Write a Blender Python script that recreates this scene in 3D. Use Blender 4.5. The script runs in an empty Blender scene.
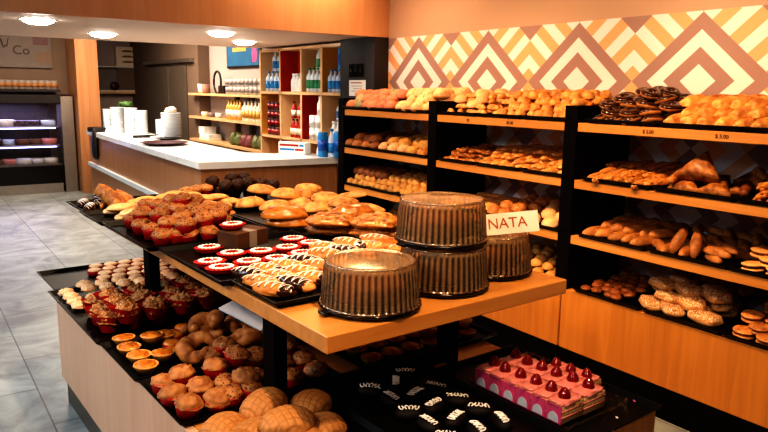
import bpy, math, random
import numpy as np
from mathutils import Vector, Matrix, noise, Euler
random.seed(7)
PI = math.pi
R = math.radians
COL = bpy.context.scene.collection
SC = bpy.context.scene

# ------------------------------------------------------------------ camera
F, PITCH, ROLL, YAW = 686.0, R(10.36), R(0.87), R(35.1)
TH = R(2.24)            # the display table stands 2 degrees off the wall shelves
cy_, sy_, cp_, sp_ = math.cos(YAW), math.sin(YAW), math.cos(PITCH), math.sin(PITCH)
FW = Vector((sy_*cp_, cy_*cp_, -sp_)); RT = Vector((cy_, -sy_, 0)); UP = RT.cross(FW)
R2 = RT*math.cos(ROLL) + UP*math.sin(ROLL); U2 = UP*math.cos(ROLL) - RT*math.sin(ROLL)
EYE = Vector((0, 0, 1.55))
cam = bpy.data.cameras.new('camera'); camo = bpy.data.objects.new('camera', cam); COL.objects.link(camo)
cam.sensor_width = 36; cam.lens = 36*F/768; cam.clip_start = .02
camo.matrix_world = Matrix(((R2.x, U2.x, -FW.x, 0), (R2.y, U2.y, -FW.y, 0), (R2.z, U2.z, -FW.z, EYE.z), (0, 0, 0, 1)))
SC.camera = camo

def spot(px, py, z):
    """table-frame (x, y) of a point of the photograph at height z"""
    r = R2*((px-384)/F) - U2*((py-216)/F) + FW
    p = EYE + r*((z-EYE.z)/r.z)
    c, s = math.cos(TH), math.sin(TH)
    return (p.x*c+p.y*s, -p.x*s+p.y*c)

def T(x, y, z=0.0):
    c, s = math.cos(TH), math.sin(TH)
    return (x*c-y*s, x*s+y*c, z)

# ------------------------------------------------------------------ materials
MATS = {}
def nt(name):
    m = bpy.data.materials.new(name); m.use_nodes = True
    n = m.node_tree; n.nodes.clear()
    out = n.nodes.new('ShaderNodeOutputMaterial'); b = n.nodes.new('ShaderNodeBsdfPrincipled')
    n.links.new(b.outputs[0], out.inputs[0]); MATS[name] = m
    return m, n, b, out
def c4(c): return (c[0], c[1], c[2], 1)
def nd(n, t, **k):
    x = n.nodes.new(t)
    for a, v in k.items():
        if a.startswith('i_'):
            key = a[2:]; x.inputs[int(key) if key.isdigit() else key].default_value = v
        else: setattr(x, a, v)
    return x
def mathn(n, op, a, b=None, c=None, clamp=False):
    x = n.nodes.new('ShaderNodeMath'); x.operation = op; x.use_clamp = clamp
    for i, v in enumerate((a, b, c)):
        if v is None: continue
        if isinstance(v, (int, float)): x.inputs[i].default_value = v
        else: n.links.new(v, x.inputs[i])
    return x.outputs[0]
def mixc(n, fac, a, b, mode='MIX'):
    x = n.nodes.new('ShaderNodeMix'); x.data_type = 'RGBA'; x.blend_type = mode
    for s, v in ((x.inputs[0], fac), (x.inputs[6], a), (x.inputs[7], b)):
        if isinstance(v, (int, float)): s.default_value = v
        elif isinstance(v, tuple): s.default_value = c4(v)
        else: n.links.new(v, s)
    return x.outputs[2]

def plain(name, col, rough=.5, metal=0, noise_amt=.12, scale=8, bump=0, coat=0, emit=None, estr=0, spec=.5):
    m, n, b, o = nt(name)
    tc = nd(n, 'ShaderNodeTexCoord'); no = nd(n, 'ShaderNodeTexNoise', i_Scale=scale, i_Detail=4.0)
    n.links.new(tc.outputs['Object'], no.inputs['Vector'])
    dk = tuple(c*(1-noise_amt) for c in col); lt = tuple(min(1, c*(1+noise_amt)) for c in col)
    n.links.new(mixc(n, no.outputs[0], dk, lt), b.inputs['Base Color'])
    b.inputs['Roughness'].default_value = rough; b.inputs['Metallic'].default_value = metal
    b.inputs['Coat Weight'].default_value = coat; b.inputs['Specular IOR Level'].default_value = spec
    if emit: b.inputs['Emission Color'].default_value = c4(emit); b.inputs['Emission Strength'].default_value = estr
    if bump:
        bp = nd(n, 'ShaderNodeBump', i_Strength=bump, i_Distance=.01); n.links.new(no.outputs[0], bp.inputs['Height']); n.links.new(bp.outputs[0], b.inputs['Normal'])
    return m

def dough(name, ca, cb, cc=None, rough=.6, scale=40, k=1.0, coat=0.0, bump=.4, speck=None, var=.28):
    """baked surface: ca pale, cb browned (by the mesh's 't' attribute + noise), per-object tone variation"""
    def warm(c):
        k = .66 + .28*min(1, c[2]/max(c[0], .01)/.6)
        return (min(1, c[0]*1.06), c[1]*(.86+.1*k), c[2]*k)
    ca, cb = warm(ca), warm(cb)
    m, n, b, o = nt(name)
    at = nd(n, 'ShaderNodeAttribute', attribute_name='t'); tc = nd(n, 'ShaderNodeTexCoord')
    oi = nd(n, 'ShaderNodeObjectInfo')
    add = nd(n, 'ShaderNodeVectorMath', operation='ADD'); n.links.new(tc.outputs['Object'], add.inputs[0])
    n.links.new(oi.outputs['Random'], add.inputs[1])
    no = nd(n, 'ShaderNodeTexNoise', i_Scale=float(scale), i_Detail=5.0); n.links.new(add.outputs[0], no.inputs['Vector'])
    f = mathn(n, 'ADD', at.outputs['Fac'], mathn(n, 'MULTIPLY', mathn(n, 'SUBTRACT', no.outputs[0], .5), k*2.2), clamp=True)
    col = mixc(n, f, ca, cb)
    if speck:
        vo = nd(n, 'ShaderNodeTexVoronoi', i_Scale=speck[1]); n.links.new(add.outputs[0], vo.inputs['Vector'])
        s = mathn(n, 'LESS_THAN', vo.outputs['Distance'], speck[2])
        gm = nd(n, 'ShaderNodeSeparateXYZ'); ge = nd(n, 'ShaderNodeNewGeometry'); n.links.new(ge.outputs['Normal'], gm.inputs[0])
        s = mathn(n, 'MULTIPLY', s, mathn(n, 'GREATER_THAN', gm.outputs[2], .25))
        col = mixc(n, s, col, speck[0])
    hs = nd(n, 'ShaderNodeHueSaturation'); n.links.new(col, hs.inputs['Color'])
    n.links.new(mathn(n, 'ADD', mathn(n, 'MULTIPLY', oi.outputs['Random'], var), 1-var*.55), hs.inputs['Value'])
    n.links.new(hs.outputs[0], b.inputs['Base Color'])
    b.inputs['Roughness'].default_value = rough; b.inputs['Coat Weight'].default_value = coat; b.inputs['Coat Roughness'].default_value = .25
    b.inputs['Subsurface Weight'].default_value = 0
    bp = nd(n, 'ShaderNodeBump', i_Strength=bump, i_Distance=.004); n.links.new(no.outputs[0], bp.inputs['Height']); n.links.new(bp.outputs[0], b.inputs['Normal'])
    return m

def wood(name, ca, cb, axis='Y', rough=.35, coat=.25, scale=1.0):
    m, n, b, o = nt(name)
    tc = nd(n, 'ShaderNodeTexCoord'); mp = nd(n, 'ShaderNodeMapping'); n.links.new(tc.outputs['Object'], mp.inputs[0])
    s = {'X': (.6, 9, 9), 'Y': (9, .6, 9), 'Z': (9, 9, .6)}[axis]; mp.inputs['Scale'].default_value = tuple(v*scale for v in s)
    no = nd(n, 'ShaderNodeTexNoise', i_Scale=1.6, i_Detail=6.0, i_Distortion=1.3); n.links.new(mp.outputs[0], no.inputs['Vector'])
    rp = nd(n, 'ShaderNodeValToRGB'); rp.color_ramp.elements[0].position = .3; rp.color_ramp.elements[0].color = c4(cb)
    rp.color_ramp.elements[1].position = .68; rp.color_ramp.elements[1].color = c4(ca); n.links.new(no.outputs[0], rp.inputs[0])
    n.links.new(rp.outputs[0], b.inputs['Base Color'])
    b.inputs['Roughness'].default_value = rough; b.inputs['Coat Weight'].default_value = coat; b.inputs['Coat Roughness'].default_value = .3
    return m

wood('maple', (.72, .36, .11), (.60, .27, .07), 'Y')
wood('maple_cross', (.72, .36, .11), (.60, .27, .07), 'X')
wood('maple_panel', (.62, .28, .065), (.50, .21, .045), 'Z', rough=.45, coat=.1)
wood('header_wood', (.70, .41, .24), (.65, .36, .20), 'Z', rough=.4)
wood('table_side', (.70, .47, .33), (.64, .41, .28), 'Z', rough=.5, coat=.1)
wood('counter_wood', (.50, .27, .14), (.42, .21, .10), 'Z')
wood('cabinet_wood', (.80, .55, .32), (.72, .47, .26), 'Z')
plain('black', (.007, .005, .005), .6, spec=.15)
plain('black_gloss', (.008, .007, .007), .2, spec=.5)
plain('tray_black', (.005, .005, .005), .42, noise_amt=.4, scale=20, spec=.3)
plain('kick_black', (.006, .005, .005), .7, spec=.1)
plain('steel_kick', (.25, .22, .18), .35, metal=.8)
plain('steel', (.42, .38, .34), .35, metal=.8)
plain('white_top', (.85, .86, .86), .2)
plain('white', (.85, .83, .8), .5)
plain('rail_white', (.70, .76, .78), .35)
plain('wall_tan', (.56, .40, .31), .8, noise_amt=.03)
plain('wall_pale', (.50, .43, .40), .8, noise_amt=.05, scale=3)
plain('wall_grey', (.22, .16, .12), .8, noise_amt=.06, scale=3)
plain('door_grey', (.15, .125, .10), .45, noise_amt=.08)
plain('ceiling_white', (.75, .68, .60), .8, noise_amt=.03)
plain('soffit_white', (.74, .56, .44), .6, noise_amt=.03)
plain('column_dark', (.045, .040, .042), .5)
plain('red_panel', (.42, .03, .02), .5)
plain('yellow_panel', (.75, .38, .09), .5)
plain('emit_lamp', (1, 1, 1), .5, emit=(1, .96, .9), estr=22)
plain('emit_case', (1, 1, 1), .5, emit=(.40, .42, 1.0), estr=4)
plain('red_cup', (.42, .014, .012), .55, noise_amt=.2, scale=60)
plain('red_jam', (.35, .006, .008), .15, coat=.6)
plain('berry', (.22, .006, .008), .12, coat=.8, noise_amt=.5, scale=120)
plain('icing', (.90, .84, .76), .4, noise_amt=.06)
plain('icing_bright', (.95, .92, .88), .35, emit=(1, .95, .9), estr=.0)
plain('chocolate', (.050, .016, .006), .22, coat=.5, noise_amt=.3, scale=60)
plain('choc_cake', (.006, .003, .003), .7, noise_amt=.4, scale=60)
plain('pink_icing', (.80, .30, .27), .3, coat=.4, noise_amt=.35, scale=45)
plain('pink_deep', (.70, .12, .30), .3, coat=.3, noise_amt=.2, scale=30)
plain('blue_white', (.62, .72, .85), .35)
plain('sponge', (.62, .40, .22), .8, noise_amt=.35, scale=90, bump=.6)
plain('sheet_white', (.93, .95, .97), .4)
plain('paper_white', (.88, .86, .82), .7, noise_amt=.03)
plain('card_cream', (.86, .78, .64), .7, noise_amt=.03)
plain('ink_red', (.45, .12, .06), .7)
plain('ink_dark', (.05, .03, .02), .7)
plain('kraft', (.10, .045, .02), .6, noise_amt=.3, scale=40)
plain('cup_white', (.75, .80, .84), .35, noise_amt=.05)
plain('plum', (.10, .05, .06), .3)
plain('blue_label', (.03, .25, .55), .3)
plain('blue_can', (.02, .12, .45), .3)
plain('green_label', (.06, .28, .14), .4)
plain('amber', (.60, .38, .10), .3, noise_amt=.3, scale=40)
plain('silver_can', (.55, .54, .5), .35, metal=.3)
plain('dark_jar', (.10, .03, .03), .3)
plain('green_bag', (.18, .20, .09), .5, noise_amt=.5, scale=60)
plain('purple_bag', (.26, .10, .10), .5, noise_amt=.5, scale=60)
plain('tv_screen', (.01, .01, .02), .2, noise_amt=0)
plain('soap', (.4, .25, .2), .6)
plain('board_dim', (.20, .17, .155), .7)
plain('cake_brown', (.20, .09, .04), .7, noise_amt=.4, scale=30, bump=.5)
plain('nut', (.32, .16, .06), .5)
plain('green_leaf', (.06, .12, .03), .6)
plain('case_dark', (.03, .025, .025), .4)
plain('case_grey', (.28, .24, .22), .5, noise_amt=.3)

# pastry skins (pale, browned)
dough('d_concha_pink', (.62, .27, .20), (.44, .20, .12), k=.4)
dough('d_concha_green', (.34, .38, .24), (.38, .24, .12), k=.4)
dough('d_concha_white', (.80, .58, .36), (.52, .28, .12), k=.4)
dough('d_concha_yellow', (.62, .42, .17), (.40, .20, .07), k=.4)
dough('d_concha_brown', (.22, .10, .04), (.12, .05, .02), k=.4)
dough('d_concha_tan', (.46, .26, .11), (.20, .09, .035), k=.25, scale=60, var=.15)
dough('d_bun', (.60, .32, .13), (.24, .09, .03), k=1.1, coat=.15)
dough('d_bun_dark', (.38, .19, .08), (.16, .05, .018), k=.6, coat=.15)
dough('d_gold', (.76, .46, .19), (.34, .13, .035), k=1.3, coat=.25, scale=30)  # browning, with bright highlights and dark creases also put into the colour mix
dough('d_roll', (.52, .27, .105), (.22, .085, .028), k=1.0, coat=.1)
dough('d_glaze', (.60, .28, .075), (.22, .07, .02), k=1.0, coat=.7, rough=.3)
dough('d_nutty', (.62, .30, .09), (.18, .055, .018), k=1.5, coat=.6, scale=45, bump=.6, speck=((.20, .07, .025), 120.0, .30))
dough('d_cookie', (.78, .50, .24), (.55, .28, .10), k=.7)
dough('d_pale', (.86, .68, .42), (.62, .36, .14), k=.9)
dough('d_sugar', (.58, .36, .17), (.34, .15, .05), k=1.6, scale=70, speck=((.85, .74, .55), 150.0, .38))
dough('d_muffin', (.46, .26, .12), (.22, .085, .030), k=.9, bump=.8)
dough('d_muffin_choc', (.44, .25, .115), (.24, .09, .03), k=.9, bump=.8, speck=((.03, .012, .008), 100.0, .30))
dough('d_dark_muffin', (.06, .025, .015), (.02, .01, .007), k=1.0, bump=1.0)
dough('d_crumb', (.52, .30, .13), (.24, .09, .04), k=1.6, bump=1.2, scale=90, speck=((.66, .46, .26), 120.0, .3))
dough('d_shell', (.72, .44, .18), (.45, .22, .07), k=.6)
dough('d_filling', (.66, .30, .06), (.36, .11, .02), k=1.4, coat=.4, rough=.35)
dough('d_puff', (.64, .34, .12), (.22, .08, .025), k=1.2, coat=.2)
dough('d_puff_dark', (.30, .12, .04), (.12, .04, .015), k=.9, coat=.2)
dough('d_redcake', (.46, .02, .015), (.30, .01, .01), k=.6, coat=.3)
dough('d_stripe', (.68, .33, .10), (.42, .16, .04), k=.9, coat=.3)
dough('d_white_top', (.95, .74, .48), (.66, .42, .25), k=.8)

def glassy(name, tint, alpha, rough=.08, fres=1.35):
    m, n, b, o = nt(name)
    n.nodes.remove(b)
    tr = nd(n, 'ShaderNodeBsdfTransparent'); tr.inputs[0].default_value = c4(tint)
    gl = nd(n, 'ShaderNodeBsdfGlossy'); gl.inputs['Roughness'].default_value = rough; gl.inputs[0].default_value = (1, .97, .92, 1)
    df = nd(n, 'ShaderNodeBsdfTranslucent'); df.inputs[0].default_value = (.85, .78, .68, 1)
    m1 = nd(n, 'ShaderNodeMixShader'); fr = nd(n, 'ShaderNodeFresnel', i_IOR=fres)
    m2 = nd(n, 'ShaderNodeMixShader'); m2.inputs[0].default_value = alpha
    n.links.new(tr.outputs[0], m2.inputs[1]); n.links.new(df.outputs[0], m2.inputs[2])
    n.links.new(fr.outputs[0], m1.inputs[0]); n.links.new(m2.outputs[0], m1.inputs[1]); n.links.new(gl.outputs[0], m1.inputs[2])
    n.links.new(m1.outputs[0], o.inputs[0])
    return m
glassy('clear_plastic', (.93, .88, .80), .16, rough=.12, fres=1.5)
glassy('clear_glass', (.95, .95, .95), .03, rough=.05)
glassy('amber_glass', (.95, .80, .45), .10, rough=.1)

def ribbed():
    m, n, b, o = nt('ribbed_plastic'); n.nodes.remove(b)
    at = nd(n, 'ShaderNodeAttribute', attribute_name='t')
    tr = nd(n, 'ShaderNodeBsdfTransparent'); n.links.new(mixc(n, at.outputs['Fac'], (.95, .84, .68), (.40, .29, .18)), tr.inputs[0])  # light and dark of the ribs put into the tint, in place of refraction
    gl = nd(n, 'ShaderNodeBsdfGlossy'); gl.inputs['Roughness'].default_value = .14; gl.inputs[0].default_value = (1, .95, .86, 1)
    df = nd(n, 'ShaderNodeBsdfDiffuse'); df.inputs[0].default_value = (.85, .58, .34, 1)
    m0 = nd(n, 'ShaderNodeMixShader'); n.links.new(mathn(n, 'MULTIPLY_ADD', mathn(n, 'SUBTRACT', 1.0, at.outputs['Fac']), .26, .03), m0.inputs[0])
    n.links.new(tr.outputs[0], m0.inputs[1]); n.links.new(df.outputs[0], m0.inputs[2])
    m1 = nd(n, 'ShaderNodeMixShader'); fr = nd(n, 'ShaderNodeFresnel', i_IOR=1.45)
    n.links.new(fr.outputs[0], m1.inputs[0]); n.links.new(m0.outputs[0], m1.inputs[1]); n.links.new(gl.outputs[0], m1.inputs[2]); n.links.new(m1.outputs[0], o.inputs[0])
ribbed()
def wall_pattern():
    m, n, b, o = nt('wallpaper')
    tc = nd(n, 'ShaderNodeTexCoord'); sp = nd(n, 'ShaderNodeSeparateXYZ'); n.links.new(tc.outputs['Object'], sp.inputs[0])
    P, A, B = .780, .390, .345
    y0, z0 = 3.580, 1.622
    u = mathn(n, 'MULTIPLY_ADD', sp.outputs[1], 1.0, -y0 + P/2 + 20*P)
    u = mathn(n, 'SUBTRACT', mathn(n, 'MODULO', u, P), P/2)
    au = mathn(n, 'DIVIDE', mathn(n, 'ABSOLUTE', u), A)            # 0 at a diamond's centre, 1 at the valleys
    zz = mathn(n, 'SUBTRACT', sp.outputs[2], z0)
    zz = mathn(n, 'SUBTRACT', mathn(n, 'MODULO', mathn(n, 'ADD', zz, 20*2*B + B), 2*B), B)
    av = mathn(n, 'DIVIDE', mathn(n, 'ABSOLUTE', zz), B)
    p = mathn(n, 'ADD', au, av)
    ring = mathn(n, 'GREATER_THAN', mathn(n, 'MODULO', p, .5), .25)   # mauve rings
    inner = ring
    w = mathn(n, 'SUBTRACT', 1.0, au)
    s = mathn(n, 'ADD', av, w)
    chev = mathn(n, 'LESS_THAN', mathn(n, 'MODULO', s, .5), .25)      # orange chevrons
    tip = mathn(n, 'GREATER_THAN', mathn(n, 'SUBTRACT', av, w), .75)
    mauve, pale, orange = (.40, .27, .255), (.84, .79, .80), (.82, .47, .27)
    cin = mixc(n, inner, pale, mauve); cout = mixc(n, chev, pale, orange); cout = mixc(n, tip, cout, mauve)
    col = mixc(n, mathn(n, 'GREATER_THAN', p, 1.0), cin, cout)
    col = mixc(n, mathn(n, 'GREATER_THAN', sp.outputs[2], 1.972), col, (.56, .40, .31))
    n.links.new(col, b.inputs['Base Color']); b.inputs['Roughness'].default_value = .42
wall_pattern()

def floor_mat():
    m, n, b, o = nt('floor_tile')
    tc = nd(n, 'ShaderNodeTexCoord'); mp = nd(n, 'ShaderNodeMapping', vector_type='POINT'); n.links.new(tc.outputs['Object'], mp.inputs[0])
    # brick rows run along Y: swap axes
    mp.inputs['Rotation'].default_value = (0, 0, R(90)); mp.inputs['Location'].default_value = (.92*6 - .38 + .46 - .46*0, .455*0 - .458 + .606*8, 0)
    br = nd(n, 'ShaderNodeTexBrick', offset=.5, squash=1.0)
    for k, v in (('Color1', (.27, .30, .31, 1)), ('Color2', (.33, .36, .37, 1)), ('Mortar', (.13, .135, .14, 1)), ('Scale', 1.0), ('Mortar Size', .004), ('Brick Width', .92), ('Row Height', .606), ('Mortar Smooth', .3)):
        br.inputs[k].default_value = v
    n.links.new(mp.outputs[0], br.inputs[0])
    no = nd(n, 'ShaderNodeTexNoise', i_Scale=3.0, i_Detail=9.0, i_Roughness=.65, i_Distortion=.8); n.links.new(tc.outputs['Object'], no.inputs['Vector'])
    rp = nd(n, 'ShaderNodeValToRGB'); rp.color_ramp.elements[0].position = .35; rp.color_ramp.elements[0].color = (.62, .62, .62, 1); rp.color_ramp.elements[1].position = .62; rp.color_ramp.elements[1].color = (1.15, 1.13, 1.1, 1)
    n.links.new(no.outputs[0], rp.inputs[0])
    n.links.new(mixc(n, 1.0, br.outputs[0], rp.outputs[0], 'MULTIPLY'), b.inputs['Base Color'])
    b.inputs['Roughness'].default_value = .38; b.inputs['Specular IOR Level'].default_value = .4
floor_mat()

# ------------------------------------------------------------------ mesh helpers
class MB:
    def __init__(s): s.v = []; s.f = []; s.m = []; s.t = []
    def add(s, vs, fs, mi=0, ts=None):
        o = len(s.v); s.v += [tuple(v) for v in vs]; s.f += [tuple(i+o for i in f) for f in fs]; s.m += [mi]*len(fs)
        s.t += list(ts) if ts is not None else [0.0]*len(vs)
        return s
    def box(s, a, b, mi=0, bev=0.0):
        x0, y0, z0 = a; x1, y1, z1 = b
        if bev <= 0:
            vs = [(x, y, z) for z in (z0, z1) for y in (y0, y1) for x in (x0, x1)]
            return s.add(vs, [(0, 2, 3, 1), (4, 5, 7, 6), (0, 1, 5, 4), (2, 6, 7, 3), (0, 4, 6, 2), (1, 3, 7, 5)], mi)
        e = bev; vs = []; fs = []
        def ring(z, k):
            return [(x0+k, y0+e, z), (x0+e, y0+k, z), (x1-e, y0+k, z), (x1-k, y0+e, z), (x1-k, y1-e, z), (x1-e, y1-k, z), (x0+e, y1-k, z), (x0+k, y1-e, z)]
        for z, k in ((z0, e*.8), (z0+e, 0), (z1-e, 0), (z1, e*.8)): vs += ring(z, k)
        for r in range(3):
            for i in range(8): j = (i+1) % 8; fs.append((r*8+i, r*8+j, r*8+8+j, r*8+8+i))
        fs.append(tuple(range(7, -1, -1))); fs.append(tuple(range(24, 32)))
        return s.add(vs, fs, mi)
    def lathe(s, prof, n=24, mi=0, c=(0, 0, 0), rf=None, sx=1, sy=1, cap=True, ts=None):
        vs = []; tt = []
        for k, (r, z) in enumerate(prof):
            for i in range(n):
                a = 2*PI*i/n; q = rf(a, k, r) if rf else r
                vs.append((c[0]+q*math.cos(a)*sx, c[1]+q*math.sin(a)*sy, c[2]+z)); tt.append(ts[k] if ts else 0)
        fs = [(k*n+i, k*n+(i+1) % n, (k+1)*n+(i+1) % n, (k+1)*n+i) for k in range(len(prof)-1) for i in range(n)]
        if cap: fs.append(tuple(range(n-1, -1, -1))); fs.append(tuple((len(prof)-1)*n+i for i in range(n)))
        return s.add(vs, fs, mi, tt)
    def tube(s, pts, rad, n=8, mi=0, closed=False, flat=1.0, tf=None):
        vs = []; tt = []; N = len(pts); P = [Vector(p) for p in pts]
        for i, p in enumerate(P):
            d = (P[(i+1) % N]-P[i-1]) if closed else (P[min(i+1, N-1)]-P[max(i-1, 0)])
            d.normalize(); up = Vector((0, 0, 1)) if abs(d.z) < .9 else Vector((1, 0, 0))
            a = d.cross(up).normalized(); b = a.cross(d).normalized()
            r = rad(i/(N-1 if not closed else N)) if callable(rad) else rad
            for k in range(n):
                w = 2*PI*k/n; q = p + a*(r*math.cos(w)) + b*(r*math.sin(w)*flat); vs.append(q); tt.append(tf(i/N, math.sin(w)) if tf else 0)
        fs = [(i*n+k, i*n+(k+1) % n, ((i+1) % N)*n+(k+1) % n, ((i+1) % N)*n+k) for i in range(N if closed else N-1) for k in range(n)]
        if not closed: fs.append(tuple(range(n-1, -1, -1))); fs.append(tuple((N-1)*n+k for k in range(n)))
        return s.add(vs, fs, mi, tt)
    def blob(s, rx, ry, rz, seg=20, rng=12, amp=.06, freq=2.2, seed=0, bottom=.35, ex=1.0, c=(0, 0, 0), mi=0, tf=None, disp=None):
        """dome on a flattened base; ex<1 squares the outline; base sits at z = c.z"""
        vs = []; tt = []
        def sp(v, e): return math.copysign(abs(v)**e, v)
        for j in range(rng+1):
            ph = -PI/2 + PI*j/rng
            for i in range(seg):
                a = 2*PI*i/seg
                x = sp(math.cos(a), ex)*max(0.0, math.cos(ph))**(.8 if ex == 1 else ex*.8); y = sp(math.sin(a), ex)*max(0.0, math.cos(ph))**(.8 if ex == 1 else ex*.8); z = math.sin(ph)
                if z < 0: z *= bottom
                d = Vector((x, y, z)); k = 1 + amp*noise.noise(d*freq + Vector((seed*7.1, seed*3.3, seed)))
                dd = disp(a, ph, x, y, z) if disp else 0
                k += dd
                vs.append((c[0]+x*rx*k, c[1]+y*ry*k, c[2]+(z*k+bottom)*rz)); tt.append(tf(a, ph, x, y, z, dd) if tf else max(0, z)*.55)
        fs = [(j*seg+i, j*seg+(i+1) % seg, (j+1)*seg+(i+1) % seg, (j+1)*seg+i) for j in range(rng) for i in range(seg)]
        return s.add(vs, fs, mi, tt)
    def prism(s, poly, z0, z1, mi=0):
        n = len(poly); vs = [(x, y, z0) for x, y in poly]+[(x, y, z1) for x, y in poly]
        return s.add(vs, [tuple(range(n-1, -1, -1)), tuple(range(n, 2*n))]+[(i, (i+1) % n, n+(i+1) % n, n+i) for i in range(n)], mi)
    def data(s, name, mats, smooth=True):
        me = bpy.data.meshes.new(name); me.from_pydata(s.v, [], s.f)
        for m in (mats if isinstance(mats, (list, tuple)) else [mats]): me.materials.append(MATS[m])
        me.polygons.foreach_set('material_index', s.m)
        me.polygons.foreach_set('use_smooth', [bool(smooth)]*len(s.f))
        if any(s.t):
            at = me.attributes.new('t', 'FLOAT', 'POINT'); at.data.foreach_set('value', [float(x) for x in s.t])
        me.update(); return me

def link(name, data, parent=None, loc=(0, 0, 0), rot=(0, 0, 0), sc=1, label=None, cat=None, group=None, kind=None):
    o = bpy.data.objects.new(name, data); COL.objects.link(o)
    o.location = loc; o.rotation_euler = rot; o.scale = (sc, sc, sc) if isinstance(sc, (int, float)) else sc
    if parent: o.parent = parent
    if label: o['label'] = label
    if cat: o['category'] = cat
    if group: o['group'] = group
    if kind: o['kind'] = kind
    return o
def mk(name, mb, mats, parent=None, smooth=False, **k): return link(name, mb.data(name, mats, smooth), parent, **k)
def struct(name, mb, mats, **k): return mk(name, mb, mats, kind='structure', **k)
def empty(name, loc=(0, 0, 0), rz=0, **k): return link(name, None, loc=loc, rot=(0, 0, rz), **k)
def text_mesh(name, body, size, mat, parent=None, loc=(0, 0, 0), rot=(0, 0, 0), **k):
    cu = bpy.data.curves.new('t', 'FONT'); cu.body = body; cu.size = size; cu.align_x = 'CENTER'; cu.align_y = 'CENTER'; cu.extrude = .0004
    tmp = bpy.data.objects.new('t', cu); COL.objects.link(tmp); bpy.context.view_layer.update()
    me = bpy.data.meshes.new_from_object(tmp); bpy.data.objects.remove(tmp); me.materials.clear(); me.materials.append(MATS[mat])
    return link(name, me, parent, loc=loc, rot=rot, **k)
def bx(a, b, bev=0): return MB().box(a, b, 0, bev)
ORD = ['first', 'second', 'third', 'fourth', 'fifth', 'sixth', 'seventh', 'eighth', 'ninth', 'tenth', 'eleventh', 'twelfth', 'thirteenth', 'fourteenth', 'fifteenth', 'sixteenth', 'seventeenth', 'eighteenth', 'nineteenth', 'twentieth']

# ------------------------------------------------------------------ pastry kinds: KIND[name] = (object name, category, [variants of [(part name or None, mesh)]])
KIND = {}
def kind(key, name, cat, variants): KIND[key] = (name, cat, variants)
def put(key, loc, rz=0, tilt=(0, 0), sc=1, label='', group=None, var=None, table=True):
    name, cat, vs = KIND[key]; v = vs[random.randrange(len(vs)) if var is None else var % len(vs)]
    if table: loc = T(*loc); rz += TH
    rot = (tilt[0], tilt[1], rz)
    if len(v) == 1 and v[0][0] is None:
        return link(name, v[0][1], loc=loc, rot=rot, sc=sc, label=label, cat=cat, group=group)
    root = link(name, None, loc=loc, rot=rot, sc=sc, label=label, cat=cat, group=group)
    for pn, me in v: link(pn, me, root)
    return root

def simple_bun(key, name, cat, mat, rx, ry, rz, n=3, amp=.1, **k):
    kind(key, name, cat, [[(None, MB().blob(rx, ry, rz, amp=amp, seed=i+hash_(key), **k).data(name, mat))] for i in range(n)])
def hash_(s): return sum(ord(c)*(i+1) for i, c in enumerate(s)) % 97

def concha_disp(nx=5, depth=.05):
    def d(a, ph, x, y, z):
        if z <= .05: return 0
        g = 0
        for q in (x*nx+y*.6*nx*.2, (y+.35*x*x)*nx*.9):
            fr = abs(q-round(q)); g = max(g, math.exp(-(fr/.10)**2))
        return -depth*g*min(1, z*4)
    return d
for c in ('pink', 'green', 'white', 'yellow', 'brown'):
    kind('concha_'+c, 'concha', 'sweet bread', [[(None, MB().blob(.062, .056, .052, seg=28, rng=16, amp=.07, seed=i*3+hash_(c), disp=concha_disp(3, .035), tf=lambda a, ph, x, y, z, dd: (.9 if z < .1 else -dd*14)).data('concha', 'd_concha_'+c))] for i in range(2)])
kind('concha_big', 'concha', 'sweet bread', [[(None, MB().blob(.084, .066, .050, seg=120, rng=64, amp=.10, freq=1.3, seed=i*5, bottom=.35, disp=concha_disp(3.6, .035), tf=lambda a, ph, x, y, z, dd: (.6 if z < .03 else min(.75, -dd*11))).data('concha', 'd_concha_tan'))] for i in range(3)])
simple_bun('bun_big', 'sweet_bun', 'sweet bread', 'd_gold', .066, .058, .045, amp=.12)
simple_bun('bun', 'round_bun', 'bread', 'd_bun', .048, .045, .042)
simple_bun('bun_dark', 'round_bun', 'bread', 'd_bun_dark', .055, .050, .045)
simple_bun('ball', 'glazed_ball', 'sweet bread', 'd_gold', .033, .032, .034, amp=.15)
simple_bun('bun_yellow', 'small_bun', 'sweet bread', 'd_concha_yellow', .038, .036, .036)
simple_bun('bun_pale', 'dusted_bun', 'sweet bread', 'd_concha_white', .055, .048, .042)
simple_bun('finger', 'finger_roll', 'bread', 'd_roll', .078, .027, .034, amp=.08, seg=18)
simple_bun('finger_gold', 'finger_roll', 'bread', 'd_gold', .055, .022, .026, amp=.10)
simple_bun('loaf', 'glazed_loaf', 'bread', 'd_nutty', .112, .060, .046, amp=.20, freq=3.6, seg=48, rng=26)
simple_bun('loaf_plain', 'glazed_loaf', 'bread', 'd_glaze', .105, .055, .045, amp=.16, freq=3.4, seg=28, rng=16)
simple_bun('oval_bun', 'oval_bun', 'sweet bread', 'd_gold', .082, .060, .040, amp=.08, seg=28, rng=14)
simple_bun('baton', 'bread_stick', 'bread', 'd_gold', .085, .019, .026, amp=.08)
simple_bun('disc', 'flat_cookie', 'cookie', 'd_cookie', .050, .048, .014, amp=.06, ex=1.0, bottom=.9)
simple_bun('disc_oval', 'oval_cookie', 'cookie', 'd_pale', .070, .045, .017, amp=.08, bottom=.8)
simple_bun('sugar_oval', 'sugared_bread', 'sweet bread', 'd_concha_white', .075, .052, .030, amp=.06)
simple_bun('sugar_block', 'sugared_bread', 'sweet bread', 'd_sugar', .072, .052, .030, amp=.12, ex=.5, bottom=.7, seg=36)
simple_bun('small_cookie', 'small_cookie', 'cookie', 'd_puff_dark', .030, .028, .016, amp=.2, bottom=.7)
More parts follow.
